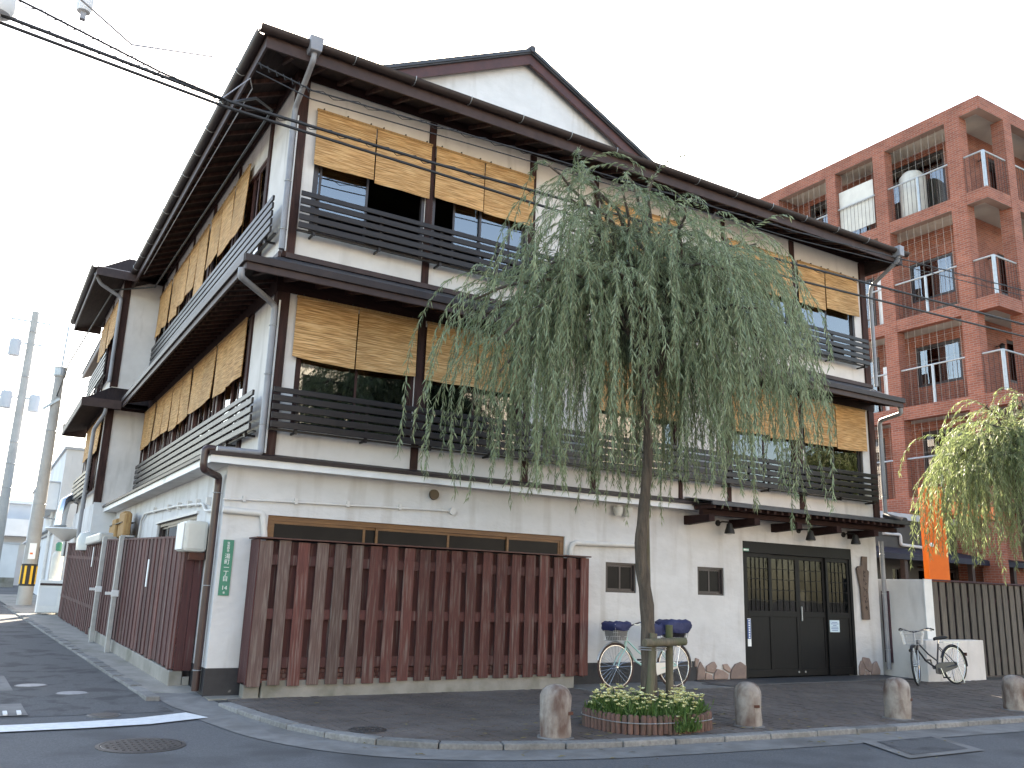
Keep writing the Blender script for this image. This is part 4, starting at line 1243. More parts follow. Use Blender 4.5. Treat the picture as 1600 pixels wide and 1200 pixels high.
for k, (py, lab) in enumerate(((5.27, 'square galvanised post standing against the lane fence, the nearer of two'), (7.22, 'square galvanised post standing against the lane fence, the farther of two'))):
    t = thing('gate_post', lab, 'post', (fx(py) - .12, py, lane_z(py) + .02), 0, 'metal posts by the lane fence')
    MB().box(-.04, .04, -.045, .045, 0, 2.0).build('shaft', M_STEEL, t, local=True, bevel=.006)
    MB().box(-.16, .0, -.07, -.045, .98, 1.03).build('latch', M_WHITEP, t, local=True)
    MB().box(-.06, .06, -.075, -.0455, .95, 1.06).build('latch_plate', M_WHITEP, t, local=True, bevel=.008)
    MB().box(-.02, .2, -.03, .03, 1.99, 2.02).build('top_bracket', M_STEEL, t, local=True)
for k, (py, z, lab) in enumerate(((9.3, 1.42, 'narrow white strip fixed on the far part of the lane fence'), (3.1, 1.22, 'narrow white weathered strip fixed on the near part of the lane fence'))):
    tag(box('name_strip', M_WHITE, None, fx(py) - .03, fx(py) - .022, py - .05, py + .05, z + lane_z(py), z + .42 + lane_z(py)), lab, 'plate')

# ------------------------------------------------------------------ willows
def bez(p0, p1, p2, n):
    return [(1 - t) ** 2 * p0 + 2 * t * (1 - t) * p1 + t * t * p2 for t in [i / n for i in range(n + 1)]]

def willow(name, label, base, trunk_pts, trunk_r, cen, rad, zb, zt, nbr, nst, seed, leafm, leaf_len=.10, keep=None, extra=(), lmax=2.7, rep=2):
    rg = np.random.default_rng(seed)
    t = thing(name, label, 'tree', base)
    tp = [Vector(p) for p in trunk_pts]
    fine = []
    for i in range(len(tp) - 1):
        p0 = tp[max(i - 1, 0)]; p1 = tp[i]; p2 = tp[i + 1]; p3 = tp[min(i + 2, len(tp) - 1)]
        for k in range(6):
            u = k / 6
            fine.append(.5 * ((2 * p1) + (p2 - p0) * u + (2 * p0 - 5 * p1 + 4 * p2 - p3) * u * u + (3 * p1 - p0 - 3 * p2 + p3) * u ** 3))
    fine.append(tp[-1])
    rs = [trunk_r[0] + (trunk_r[1] - trunk_r[0]) * (i / (len(fine) - 1)) ** .7 for i in range(len(fine))]
    rs[0] *= 1.25
    rs = [r * (1 + .07 * math.sin(i * 1.7)) for i, r in enumerate(rs)]
    MB().tube(fine, rs, 14).build('trunk', M_BARK, t, smooth=True)
    top = fine[-1]
    limbs = MB(); strands = []
    ends = []
    for i in range(nbr):
        ang = 2 * math.pi * (i * .618034) + rg.uniform(-.25, .25)
        rr = math.sqrt((i + .6) / nbr) * rg.uniform(.72, .98)
        x = cen[0] + rad[0] * rr * math.cos(ang); y = cen[1] + rad[1] * rr * math.sin(ang)
        zz = zb + 1.35 + (zt - zb - 1.35) * (1 - (rr * .95) ** 1.5) * rg.uniform(.8, 1.0) + .2
        ends.append((Vector((x, y, zz)), rr))
    for e in extra:
        ends.append((Vector(e), .8))
    for e, rr in ends:
        k = rg.uniform(.45, 1.0)
        s = fine[int(len(fine) * (.62 + .37 * k)) - 1]
        mid = s.lerp(e, .45) + Vector((rg.normal(0, .15), rg.normal(0, .15), .35 + .7 * rr * rg.uniform(.5, 1)))
        P = bez(s, mid, e, 12)
        P = [p + Vector((rg.normal(0, .03), rg.normal(0, .03), rg.normal(0, .02))) for p in P]
        limbs.tube(P, [.035 * (1 - .8 * j / 12) + .006 for j in range(13)], 6)
        strands.append((P, rr, e))
    V = []; F = []; T = []
    tw = MB()
    vi = 0
    cx, cy = cen[0], cen[1]
    for P, rr, e in strands:
        tone_b = rg.uniform(.2, .7)
        n_here = int(nst * (.75 + .5 * rr))
        for s_i in range(n_here):
            u = rg.uniform(.12, 1.0) ** .7
            f = u * 12; j = min(int(f), 11); p = P[j].lerp(P[j + 1], f - j)
            out = Vector((p.x - cx, p.y - cy, 0)); out = out.normalized() if out.length > .05 else Vector((rg.normal(), rg.normal(), 0)).normalized()
            d = (out * rg.uniform(.15, 1.0) + Vector((rg.normal(0, .6), rg.normal(0, .6), rg.uniform(-.3, .6)))).normalized()
            L = rg.uniform(.5, lmax)
            zmin = zb + abs(rg.normal(0, .75)) + .9 * max(0, .5 - rr)
            step = .045
            q = np.array(p); dv = np.array(d); nn = int(L / step)
            pts = [q.copy()]
            sway = rg.normal(0, .05, 2)
            for k in range(nn):
                dv = dv + np.array([sway[0] * .10 + rg.normal(0, .03), sway[1] * .10 + rg.normal(0, .03), -rg.uniform(.05, .12)])
                dv /= np.linalg.norm(dv)
                q = q + dv * step
                if q[2] < zmin: break
                pts.append(q.copy())
            if len(pts) < 5: continue
            if keep is not None and not keep(pts[-1]): continue
            pts = np.array(pts)
            tw.tube([Vector(pp) for pp in pts[::4]], .0035, 3, cap=False)
            m = len(pts) - 1
            dirs = np.diff(pts, axis=0); dirs /= np.linalg.norm(dirs, axis=1)[:, None]
            bp = np.repeat(pts[:-1], rep, axis=0) + rg.normal(0, .006, (m * rep, 3))
            bd = np.repeat(dirs, rep, axis=0)
            az = rg.uniform(0, 2 * np.pi, m * rep)
            side = np.stack([np.cos(az), np.sin(az), np.zeros_like(az)], 1)
            spread = rg.uniform(.2, .95, m * rep)[:, None]
            ld = bd * .9 + side * spread + np.array([0, 0, -.28])
            ld /= np.linalg.norm(ld, axis=1)[:, None]
            wv = np.cross(ld, rg.normal(0, 1, (m * rep, 3))); wv /= np.linalg.norm(wv, axis=1)[:, None]
            ll = leaf_len * rg.uniform(.65, 1.25, m * rep)[:, None]
            ww = ll * rg.uniform(.055, .085, m * rep)[:, None]
            droop = np.zeros((m * rep, 3)); droop[:, 2] = -.12
            midp = bp + ld * ll * .45
            tip = bp + (ld + droop) * ll
            quad = np.stack([bp, midp + wv * ww, tip, midp - wv * ww], 1).reshape(-1, 3)
            V.append(quad)
            tn = np.clip(tone_b + rg.normal(0, .22, m * rep), 0, 1)
            T.append(np.repeat(tn, 4))
    limbs.build('limbs', M_BARK, t, smooth=True)
    tw.build('twigs', mat('willow_twig', (.10, .095, .05), rough=.8), t)
    V = np.concatenate(V).astype(np.float32); T = np.concatenate(T).astype(np.float32)
    n = len(V) // 4
    me = bpy.data.meshes.new('crown')
    me.vertices.add(len(V)); me.vertices.foreach_set('co', V.ravel())
    me.loops.add(n * 4); me.loops.foreach_set('vertex_index', np.arange(n * 4, dtype=np.int32))
    me.polygons.add(n); me.polygons.foreach_set('loop_start', np.arange(0, n * 4, 4, dtype=np.int32)); me.polygons.foreach_set('loop_total', np.full(n, 4, np.int32))
    me.update(calc_edges=True)
    a = me.attributes.new('tone', 'FLOAT', 'POINT'); a.data.foreach_set('value', T)
    me.materials.append(leafm)
    link('crown', me, t)
    print(name, 'leaves', n)
    return t

willow('weeping_willow', 'weeping willow with a slim trunk in the flower bed before the inn', (3.98, -3.82, .12),
       [(3.99, -3.84, .1), (4.0, -3.82, .6), (3.99, -3.80, 1.3), (3.90, -3.80, 1.9), (3.96, -3.80, 2.5), (4.02, -3.8, 3.1), (4.0, -3.78, 3.8), (4.15, -3.75, 4.6), (4.4, -3.7, 5.4)],
       (.105, .038), (3.88, -3.75), (2.25, 1.8), 2.2, 6.9, 46, 17, 5, M_LEAF, leaf_len=.088, lmax=3.4, rep=3,
       extra=[(6.2, -3.6, 6.35), (6.6, -3.4, 6.2), (2.45, -3.9, 6.3), (2.9, -3.7, 6.5), (5.5, -3.5, 6.7), (1.5, -3.9, 4.5), (1.7, -4.1, 4.0), (2.0, -3.6, 3.8), (6.1, -3.9, 4.8)])
willow('sunlit_willow', 'sunlit yellow-green willow at the right edge in front of the slatted fence', (15.6, -2.0, 0),
       [(15.6, -2.0, -.02), (15.5, -2.0, .8), (15.45, -2.0, 1.6), (15.3, -2.0, 2.4), (15.2, -2.0, 3.2), (15.3, -1.95, 4.0), (15.4, -1.9, 4.6)],
       (.13, .05), (15.45, -2.0), (2.3, 1.6), 1.8, 5.8, 32, 18, 9, M_LEAFR, leaf_len=.11, lmax=2.9,
       extra=[(13.5, -2.1, 3.9), (13.7, -2.1, 4.4), (14.0, -2.0, 4.9)])

# ------------------------------------------------------------------ flower bed round the willow, stakes
def ring(cx, cy, rx, ry, n, p=3.0):
    out = []
    for i in range(n):
        a = 2 * math.pi * i / n
        c, s = math.cos(a), math.sin(a)
        out.append((cx + rx * math.copysign(abs(c) ** (2 / p), c), cy + ry * math.copysign(abs(s) ** (2 / p), s)))
    return out
PCX, PCY, PRX, PRY = 3.97, -3.82, .67, .54
bedt = thing('flower_bed_edging', 'low oval ring of terracotta log tiles around the willow trunk', 'planter', (PCX, PCY, 0))
dense = ring(PCX, PCY, PRX, PRY, 800)
pts = [dense[0]]; acc = 0
for a, b in zip(dense, dense[1:] + dense[:1]):
    acc += math.dist(a, b)
    if acc > .062:
        pts.append(b); acc = 0
lm = MB().lathe([(.0, 0), (.03, 0), (.031, .17), (.02, .19), (0, .19)], n=10).mesh('log_tile', True); lm.materials.append(M_BRICKRED)
for (x, y) in pts[:-1]:
    link('log_tile', lm, bedt, loc=(x, y, 0 + rng.uniform(-.008, .006)), rot=(rng.uniform(-.05, .05), rng.uniform(-.05, .05), rng.uniform(0, 6)))
wr = [(PCX + (x - PCX) * 1.045, PCY + (y - PCY) * 1.06, .115) for x, y in ring(PCX, PCY, PRX, PRY, 80)]
MB().tube(wr + wr[:1], .005, 5, cap=False).build('binding_wire', M_STEEL, bedt)
MB().poly([(PCX + (x - PCX) * .97, PCY + (y - PCY) * .97, .02) for x, y in ring(PCX, PCY, PRX, PRY, 60)], (0, 0, .12)).build('soil', M_SOIL, bedt)
# plants: many thin leaves and cream blossoms, one mass
rg = np.random.default_rng(3)
V = []; T = []; PV = MB()
for i in range(420):
    a = rg.uniform(0, 2 * np.pi); r = math.sqrt(rg.uniform(0, 1)) * 1.0
    x = PCX + PRX * r * math.cos(a) * 1.0; y = PCY + PRY * r * math.sin(a)
    if i > 385:
        x = rg.uniform(3.9, 4.15); y = rg.uniform(-4.42, -4.28)
    h = rg.uniform(.10, .24)
    zb0 = .13 if i <= 385 else .02
    for k in range(26):
        b = np.array([x, y, zb0]) + rg.normal(0, .035, 3) * [1, 1, .3]
        d = np.array([rg.normal(0, .45), rg.normal(0, .45), 1]); d /= np.linalg.norm(d)
        L = h * rg.uniform(.4, 1.1); wv = np.cross(d, rg.normal(0, 1, 3)); wv /= np.linalg.norm(wv)
        st0 = b + d * L * rg.uniform(.0, .5)
        V.append([st0, st0 + d * L * .3 + wv * .009, st0 + d * L * .6, st0 + d * L * .3 - wv * .009]); T += [np.clip(rg.normal(.5, .3), 0, 1)] * 4
    if i < 370 or i > 380 and i % 3 == 0:
        c = (x + rg.normal(0, .02), y + rg.normal(0, .02), zb0 + h * rg.uniform(.85, 1.2))
        R0 = rg.uniform(.018, .032)
        for kk in range(9):
            aa = 2 * math.pi * kk / 9 + rg.uniform(0, 1)
            pd = Vector((math.cos(aa), math.sin(aa), rg.uniform(.2, .9))).normalized()
            tg = Vector((-math.sin(aa), math.cos(aa), 0)) * R0 * .6
            cc = Vector(c)
            PV.add([cc, cc + pd * R0 * .7 + tg, cc + pd * R0 * 1.3, cc + pd * R0 * .7 - tg], [(0, 1, 2, 3)])
V = np.array(V, dtype=np.float32).reshape(-1, 3)
n = len(V) // 4
me = bpy.data.meshes.new('flower_leaves')
me.from_pydata(V.tolist(), [], [(4 * i, 4 * i + 1, 4 * i + 2, 4 * i + 3) for i in range(n)])
a = me.attributes.new('tone', 'FLOAT', 'POINT'); a.data.foreach_set('value', np.array(T, np.float32))
me.materials.append(M_GRASS)
fb_ = link('flowers', me); fb_['kind'] = 'stuff'; tag(fb_, 'mass of small cream flowers and leaves filling the bed under the willow', 'flowers')
PV.build('blossoms', M_FLOWER, fb_)

stk = thing('tree_stakes', 'rough timber stakes with a crossbar propping the willow trunk', 'tree support', (4.0, -3.8, .12))
MB().tube([(3.86, -3.96, .1), (3.93, -3.94, .5), (3.98, -3.93, 1.0)], [.048, .045, .042], 10).build('stake', M_STAKE, stk, smooth=True)
MB().tube([(4.27, -3.86, .1), (4.27, -3.86, 1.09)], [.046, .042], 10).build('stake', M_STAKE, stk, smooth=True)
MB().tube([(4.20, -3.62, .1), (4.12, -3.66, 1.0), (4.05, -3.72, 2.2), (4.04, -3.74, 2.9)], [.05, .045, .04, .034], 10).build('stake', M_STAKE, stk, smooth=True)
MB().tube([(3.80, -3.99, .90), (4.40, -3.98, .915)], .045, 10).build('crossbar', M_STAKE, stk, smooth=True)
for z in (.86, .885):
    wr = [(4.03 + .17 * math.cos(t), -3.85 + .13 * math.sin(t), z - .04) for t in [i * 2 * math.pi / 24 for i in range(25)]]
    MB().tube(wr, .006, 5, cap=False).build('rope', M_CABLEG, stk)
MB().torus((4.27, -3.86, .93), .052, .012, axis='z', n=20, m=6).build('rope', M_STAKE, stk)

# ------------------------------------------------------------------ stone bollards
bp_ = []
def jit(k, z): return .035 * math.sin(k * 2.1 + z * 9) + .025 * math.sin(k * 5.3 + z * 23)
def bollard(loc, label, k):
    t = thing('stone_bollard', label, 'bollard', loc, [.2, -.5, .35, -.2][k], 'stone bollards along the kerb')
    t.scale = ([.98, .93, .97, 1.02][k], 1.0, [1.02, .97, 1.0, .96][k])
    prof = [(.15, -.05), (.155, .0), (.16, .06), (.158, .2), (.16, .34), (.155, .39), (.135, .44), (.10, .475), (.05, .493), (.0, .497)]
    f = lambda i, z: jit(i + 3 * k, z + k)
    MB().lathe(prof, n=22, jit=f).build('shaft', M_BOLL, t, smooth=True, local=True)
    MB().box(.02, .09, -.162, -.13, .22, .25).build('metal_tag', M_RUST, t, local=True)
    MB().lathe([(.0, 0), (.19, 0), (.18, .012), (0, .012)], n=22, jit=f).build('mortar_collar', M_CONCL, t, local=True)
    return t
bollard((2.55, -4.10, 0), 'weathered stone bollard nearest the street corner, left of the flower bed', 0)
bollard((5.17, -4.18, 0), 'weathered stone bollard between the flower bed and the black doors', 1)
bollard((7.63, -4.36, 0), 'weathered stone bollard in front of the dark bicycle', 2)
bollard((10.28, -4.36, 0), 'weathered stone bollard cut off by the right edge', 3)

# ------------------------------------------------------------------ bicycles
def bicycle(loc, rz, steer, lean, label, fm, tyrem, cover, kind):
    t = thing('bicycle', label, 'bicycle', loc, rz)
    t.rotation_euler = (lean, 0, rz)
    WR = .345
    fx_, rx_ = -.585, .575
    def wheel(cx, yaw):
        o = MB().torus((0, 0, 0), WR - .018, .018, n=44, m=8).build('wheel', tyrem, t, smooth=True, local=True)
        o.location = (cx, 0, WR); o.rotation_euler = (0, 0, yaw)
        MB().torus((0, 0, 0), WR - .040, .008, n=44, m=6).build('rim', M_CHROME, o, smooth=True, local=True)
        sp = MB()
        for k in range(28):
            a = 2 * math.pi * k / 28; b = a + (.5 if k % 2 else -.5)
            sp.tube([(.025 * math.cos(b), .03 * (1 if k % 4 < 2 else -1), .025 * math.sin(b)), ((WR - .045) * math.cos(a), 0, (WR - .045) * math.sin(a))], .0016, 3, cap=False)
        sp.build('spokes', M_CHROME, o, local=True)
        MB().lathe([(0, -.05), (.02, -.05), (.022, 0), (.02, .05), (0, .05)], n=12, axis='y').build('hub', M_CHROME, o, local=True, smooth=True)
        return o
    wf = wheel(fx_, steer); wheel(rx_, 0)
    # frame
    fr_ = MB()
    hb = Vector((-.40, 0, .60)); ht = Vector((-.355, 0, .78)); bb = Vector((.08, 0, .28)); sc = Vector((.20, 0, .72)); ra = Vector((rx_, 0, WR))
    fr_.tube([hb.lerp(ht, .1), Vector((-.2, 0, .42)), bb], .018, 10)
    fr_.tube([hb.lerp(ht, .75), Vector((-.12, 0, .54)), bb.lerp(sc, .3)], .014, 10)
    fr_.tube([bb, sc], .016, 10); fr_.tube([hb, ht], .02, 10)
    for s in (-1, 1):
        fr_.tube([bb + Vector((0, .03 * s, 0)), ra + Vector((0, .06 * s, 0))], .010, 8)
        fr_.tube([sc + Vector((0, .015 * s, -.06)), ra + Vector((0, .06 * s, 0))], .008, 8)
    fr_.build('frame', fm, t, smooth=True, local=True)
    # fork turns with the wheel
    def turn(p):
        v = Vector(p) - Vector((fx_ + .12, 0, 0)); c, s = math.cos(steer), math.sin(steer)
        return Vector((fx_ + .12 + v.x * c - v.y * s, v.x * s + v.y * c, v.z))
    wf.location = turn((fx_, 0, WR)) if steer else (fx_, 0, WR)
    fk = MB()
    for s in (-1, 1):
        fk.tube([turn((fx_, .055 * s, WR)), turn((fx_ + .06, .05 * s, .47)), turn((-.41, .035 * s, .60))], .011, 8)
    fk.tube([turn((-.41, 0, .60)), turn((-.345, 0, .84)), turn((-.325, 0, .92))], .014, 8)
    fk.build('fork', fm if kind == 0 else M_SILVERP, t, smooth=True, local=True)
    hbm = MB()
    hbm.tube([turn((-.10, -.29, .97)), turn((-.28, -.24, .99)), turn((-.34, -.08, .94)), turn((-.335, 0, .92)), turn((-.34, .08, .94)), turn((-.28, .24, .99)), turn((-.10, .29, .97))], .011, 8)
    hb_o = hbm.build('handlebar', M_CHROME if kind == 0 else M_BLKPAINT, t, smooth=True, local=True)
    for s in (-1, 1):
        MB().tube([turn((-.20, .265 * s, .982)), turn((-.08, .295 * s, .966))], .016, 8).build('grip', M_RUBBER, hb_o, smooth=True, local=True)
        MB().tube([turn((-.36, .17 * s, .965)), turn((-.30, .26 * s, .95)), turn((-.18, .285 * s, .945))], .006, 6).build('brake_lever', M_CHROME, hb_o, local=True)
    # fenders
    def fender(cx, a0, a1, tr=None):
        fn = MB(); v = []; f = []
        n_ = 20
        for i in range(n_ + 1):
            a = a0 + (a1 - a0) * i / n_
            for yv, dr in ((-.028, .008), (0, .022), (.028, .008)):
                p = (cx + (WR + dr) * math.cos(a), yv, WR + (WR + dr) * math.sin(a))
                v.append(turn(p) if tr else p)
        for i in range(n_):
            for k in range(2):
                q = i * 3 + k; f.append((q, q + 1, q + 4, q + 3))
        fo = fn.add(v, f).build('fender', M_SILVERP if kind == 0 else M_BLKPAINT, t, local=True)
        fo.modifiers.new('sol', 'SOLIDIFY').thickness = .003
        return fo
    fender(fx_, R(15), R(165 if kind == 0 else 130), True)
    fo = fender(rx_, R(-5), R(160))
    # saddle
    sd_ = MB()
    prof = [(-.13, .022, .0), (-.08, .03, .012), (0, .055, .014), (.07, .10, .02), (.13, .105, .035), (.15, .08, .03)]
    v = []; f = []
    for (x, wd, z) in prof:
        for k in range(8):
            a = 2 * math.pi * k / 8
            v.append((.23 + x, wd * math.cos(a), .80 + z + .03 * math.sin(a)))
    for i in range(len(prof) - 1):
        for k in range(8):
            f.append((i * 8 + k, i * 8 + (k + 1) % 8, (i + 1) * 8 + (k + 1) % 8, (i + 1) * 8 + k))
    f += [tuple(range(8)), tuple(range(8 * (len(prof) - 1), 8 * len(prof)))]
    so_ = sd_.add(v, f).build('saddle', M_RUBBER if kind else M_NAVYC, t, smooth=True, local=True)
    MB().tube([(.20, 0, .70), (.225, 0, .80)], .012, 8).build('seat_post', M_CHROME, so_, local=True)
    # crank, chain case, pedals
    ck = MB().poly([(-.02, -.05, .20), (.10, -.05, .18), (.60, -.05, .30), (.62, -.05, .37), (.58, -.05, .40), (.10, -.05, .39), (-.01, -.05, .35)], (0, .018, 0)).build('chain_case', M_SILVERP if kind == 0 else M_BLKPAINT, t, local=True, bevel=.006)
    cr_ = MB().bar((.08, -.075, .28), (.14, -.075, .13), .014, .022, (0, 1, 0)).bar((.08, .075, .28), (.02, .075, .43), .014, .022, (0, 1, 0)).tube([(.08, -.08, .28), (.08, .08, .28)], .012, 8).build('crank', M_CHROME, t, local=True)
    for (x, y, z) in ((.14, -.13, .13), (.02, .13, .43)):
        MB().box(x - .045, x + .045, y - .045, y + .045, z - .012, z + .012).build('pedal', M_RUBBER, cr_, local=True)
    # rear rack and stand
    rk = MB()
    for s in (-1, 1):
        rk.tube([(.27, .05 * s, .745), (.80, .05 * s, .745)], .006, 6)
        rk.tube([(rx_, .07 * s, WR), (.70, .05 * s, .745)], .006, 6)
        rk.tube([(rx_, .075 * s, WR - .01), (.66, .10 * s, .03)], .007, 6)
    for x in (.4, .55, .7, .8):
        rk.tube([(x, -.05, .745), (x, .05, .745)], .005, 6)
    rk.tube([(.66, -.10, .03), (.66, .10, .03)], .007, 6)
    rk.build('rear_rack_and_stand', M_CHROME, t, local=True)
    # front basket
    def basket(cx, cz, lx, ly, h, name, m, tr):
        bo = MB()
        def ringp(z, s):
            P = [(cx - lx * s, -ly * s), (cx + lx * s, -ly * s), (cx + lx * s, ly * s), (cx - lx * s, ly * s)]
            out = []
            for i in range(4):
                a, b = P[i], P[(i + 1) % 4]
                for k in range(7): out.append((a[0] + (b[0] - a[0]) * k / 7, a[1] + (b[1] - a[1]) * k / 7, z))
            return out
        T_ = (lambda p: turn(p)) if tr else (lambda p: Vector(p))
        for i, (zf) in enumerate((0, .25, .5, .75, 1.0)):
            rp = [T_(p) for p in ringp(cz + h * zf, .78 + .22 * zf)]
            bo.tube(rp + rp[:1], .005 if zf in (0, 1) else .0028, 5, cap=False)
        for k in range(28):
            a = T_(ringp(cz, .78)[k]); b = T_(ringp(cz + h, 1.0)[k])
            bo.tube([a, b], .0028, 4, cap=False)
        for k in range(1, 7):
            x0 = ringp(cz, .78); a = T_(x0[k]); b = T_(x0[20 - k + 1])
            bo.tube([a, b], .0028, 4, cap=False)
        return bo.build(name, m, t, local=True)
    bf = basket(-.56, .72 if kind == 0 else .70, .15, .18, .24, 'front_basket', M_SILVERP, True)
    if kind == 0:
        # grey liner below and navy covers on both baskets
        def shell(cx, z0, z1, lx, ly, name, m, par, bulge=0.0, s0=.80):
            ln = MB(); prof = []
            nz = 5
            vv = []
            for j in range(nz + 1):
                f_ = j / nz; s = s0 + (1.02 - s0) * min(1, f_ * 1.2) + bulge * math.sin(math.pi * f_) * .12
                if bulge and f_ > .8: s *= .82
                for k in range(20):
                    a = 2 * math.pi * k / 20; c, s_ = math.cos(a), math.sin(a)
                    wob = 1 + (.05 * math.sin(3 * a + j * 1.3) if bulge else 0)
                    vv.append((cx + lx * s * wob * math.copysign(abs(c) ** .55, c), ly * s * wob * math.copysign(abs(s_) ** .55, s_), z0 + (z1 - z0) * f_ + (.012 * math.sin(5 * a) if bulge else 0)))
            ff_ = [(j * 20 + k, j * 20 + (k + 1) % 20, (j + 1) * 20 + (k + 1) % 20, (j + 1) * 20 + k) for j in range(nz) for k in range(20)]
            ff_ += [tuple(range(20))[::-1], tuple(range(nz * 20, nz * 20 + 20))]
            return ln.add(vv, ff_).build(name, m, par, smooth=True, local=True)
        shell(-.56, .725, .90, .145, .175, 'liner', mat('grey_mesh', (.20, .19, .185), (.14, .135, .13), scale=60, rough=.8), bf)
        shell(-.56, .87, 1.0, .165, .195, 'cover', M_NAVYC, bf, 1.0, .95)
        br2 = basket(.60, .76, .20, .17, .20, 'rear_basket', M_BLKPAINT, False)
        shell(.60, .77, .93, .19, .165, 'liner', M_BLKPAINT, br2)
        shell(.59, .84, 1.04, .25, .19, 'cover', M_NAVYC, br2, 1.0, .95)
        shell(.23, .80, .97, .12, .09, 'saddle_cover', M_NAVYC, so_, 1.0, .9)
    else:
        MB().tube([turn((-.50, 0, .62)), turn((-.56, -.05, .70))], .01, 6).build('lamp_bracket', M_SILVERP, bf, local=True)
        MB().lathe([(0, 0), (.03, 0), (.035, .05), (.02, .06)], (-.60, 0, .60), n=14, axis='x').build('headlamp', M_CHROME, bf, local=True)
        MB().box(.93, .955, -.025, .025, .50, .56).build('reflector', M_RUST, fo, local=True)
    return t
bicycle((6.43, -.86, .005), 0, 0, R(-3), 'pale mint bicycle with navy covers on its baskets, parked behind the willow', M_MINT, M_BROWNRUB, True, 0)
bicycle((12.58, -1.62, .0), R(-3), R(28), R(-4), 'dark bicycle with a wire basket leaning by the low white block', M_BLKPAINT, M_RUBBER, False, 1)

# ------------------------------------------------------------------ right of the inn: walls, fence, orange post
ww = thing('garden_wall', 'plain white wall standing out from the right end of the inn', 'wall', (13.6, -.4, 0))
box('wall_body', M_PLASTERS, ww, 13.48, 13.70, -.90, 2.8, -.1, 1.90, bevel=.01)
box('wall_end', M_WHITEP, ww, 13.46, 13.72, -.93, -.901, -.1, 1.91, bevel=.006)
box('upright_board', M_PURPLE, ww, 13.43, 13.475, -.12, .04, .25, 1.66)
lw = tag(box('low_wall_block', M_PLASTERS, None, 12.98, 14.85, -1.2, -.95, -.1, .755, bevel=.012), 'low white plastered block beside the dark bicycle', 'wall')
rf_ = thing('slatted_fence', 'grey-brown fence of wide upright boards with plum gaps behind the low white block', 'fence', (17, -.88, 0))
box('backing', M_PURPLE, rf_, 13.73, 23.0, -.80, -.78, .02, 1.88)
bm_ = MB().box(-.085, .085, -.012, .012, 0, 1.84).mesh('board'); bm_.materials.append(M_GREYFENCE)
x = 13.90
while x < 22.9:
    link('board', bm_, rf_, loc=(x, -.86 + rng.uniform(-.004, .004), .03), rot=(0, rng.uniform(-.004, .004), 0), bevel=.004); x += .245
box('cap_board', M_PURPLE, rf_, 13.72, 23.0, -.90, -.77, 1.885, 1.915)
for z in (.3, 1.5):
    box('rail', M_PURPLE, rf_, 13.73, 23.0, -.845, -.80, z, z + .08)

og = thing('orange_gate', 'bright orange square post with a crossbeam behind the slatted fence', 'gate', (18.3, 2.2, 0))
MB().poly([(18.22, 2.1, 0), (18.62, 1.8, 0), (18.90, 2.14, 0), (18.5, 2.44, 0)], (0, 0, 4.42)).build('post', M_ORANGE, og, bevel=.01)
MB().poly([(18.6, 2.0, 3.75), (21.6, 2.0, 3.75), (21.6, 2.0, 4.1), (18.6, 2.0, 4.1)], (0, .3, 0)).build('crossbeam', M_ORANGE, og, bevel=.01)
MB().lathe([(0, 0), (.05, 0), (.05, .04), (0, .04)], (18.1, 1.88, 2.9), n=12, axis='y').build('bolt', M_WHITE, og)

lb = thing('low_shop_building', 'dark single-storey shop with a navy awning between the inn and the brick flats', 'building', (22, 5, 0))
wallgrid(MB(), 17.2, 34, -.1, 3.9, [(20.75, 21.25, .4, 2.5), (22.0, 24.0, .4, 2.55), (24.4, 26.2, .4, 2.55), (26.6, 28.4, .4, 2.55)], 5.0, 5.2).build('wall', M_DARKGLASSWALL, lb)
box('side_wall', M_DARKGLASSWALL, lb, 17.2, 17.4, 5.2, 14, -.1, 3.9)
box('roof_slab', M_FARGREY, lb, 17.1, 34.1, 4.9, 14, 3.9, 4.1)
MB().poly([(18, 3.7, 2.72), (34, 3.7, 2.72), (34, 5.0, 3.0), (18, 5.0, 3.0)], (0, 0, .06)).build('awning', M_NAVY, lb)
box('awning_valance', M_NAVY, lb, 18, 34, 3.66, 3.699, 2.62, 2.76)
for x in (19.6, 22.8, 25.0, 27.6):
    box('awning_post', M_FASCIA, lb, x, x + .14, 3.75, 3.9, 0, 2.72)
for (a, b) in ((20.75, 21.25), (22.0, 24.0), (24.4, 26.2), (26.6, 28.4)):
    window(lb, 'x', a, b, .4, 2.5, 5.02, M_ALU, M_GLASSD, [(a + b) / 2])
box('shop_interior', M_ROOM, lb, 17.5, 33.8, 6.5, 6.6, 0, 3.8)
pipe([(20.4, 4.95, 3.45), (21.2, 4.95, 3.45), (21.2, 4.95, 3.15), (22.2, 4.95, 3.12)], .05, M_PIPEW, 'drainpipe', lb)

# ------------------------------------------------------------------ brick flats
ap = thing('brick_flats', 'tall red brick block of flats with open balconies behind the shop', 'building', (23.6, 2.6, 0))
AX, AY = 23.6, 2.6
AXE, AYE = 36.0, 24.0
FLO = [(4.42, 4.86), (7.48, 7.92), (10.62, 11.05), (14.32, 14.73), (17.55, 18.02)]
for i, (z0, z1) in enumerate(FLO):
    bmb = MB().box(AX, AX + .3, AY, AYE, z0, z1).box(AX + .3, AXE, AY, AY + .3, z0, z1)
    bmb.build('edge_beam', M_BRICK, ap)
    box('balcony_slab' if i < 4 else 'roof_slab', M_APTSOFF, ap, AX + .301, AXE, AY + .301, AYE, z0 + .12, z1 - .02)
PY = [(3.32, 3.85), (6.2, 6.7), (8.38, 8.82), (11.2, 11.7), (13.4, 13.9), (16.2, 16.7), (18.4, 18.9), (21.2, 21.7)]
for (a, b) in PY:
    box('pillar', M_BRICK, ap, AX - .012, AX + .40, a, b, 0, 17.551)
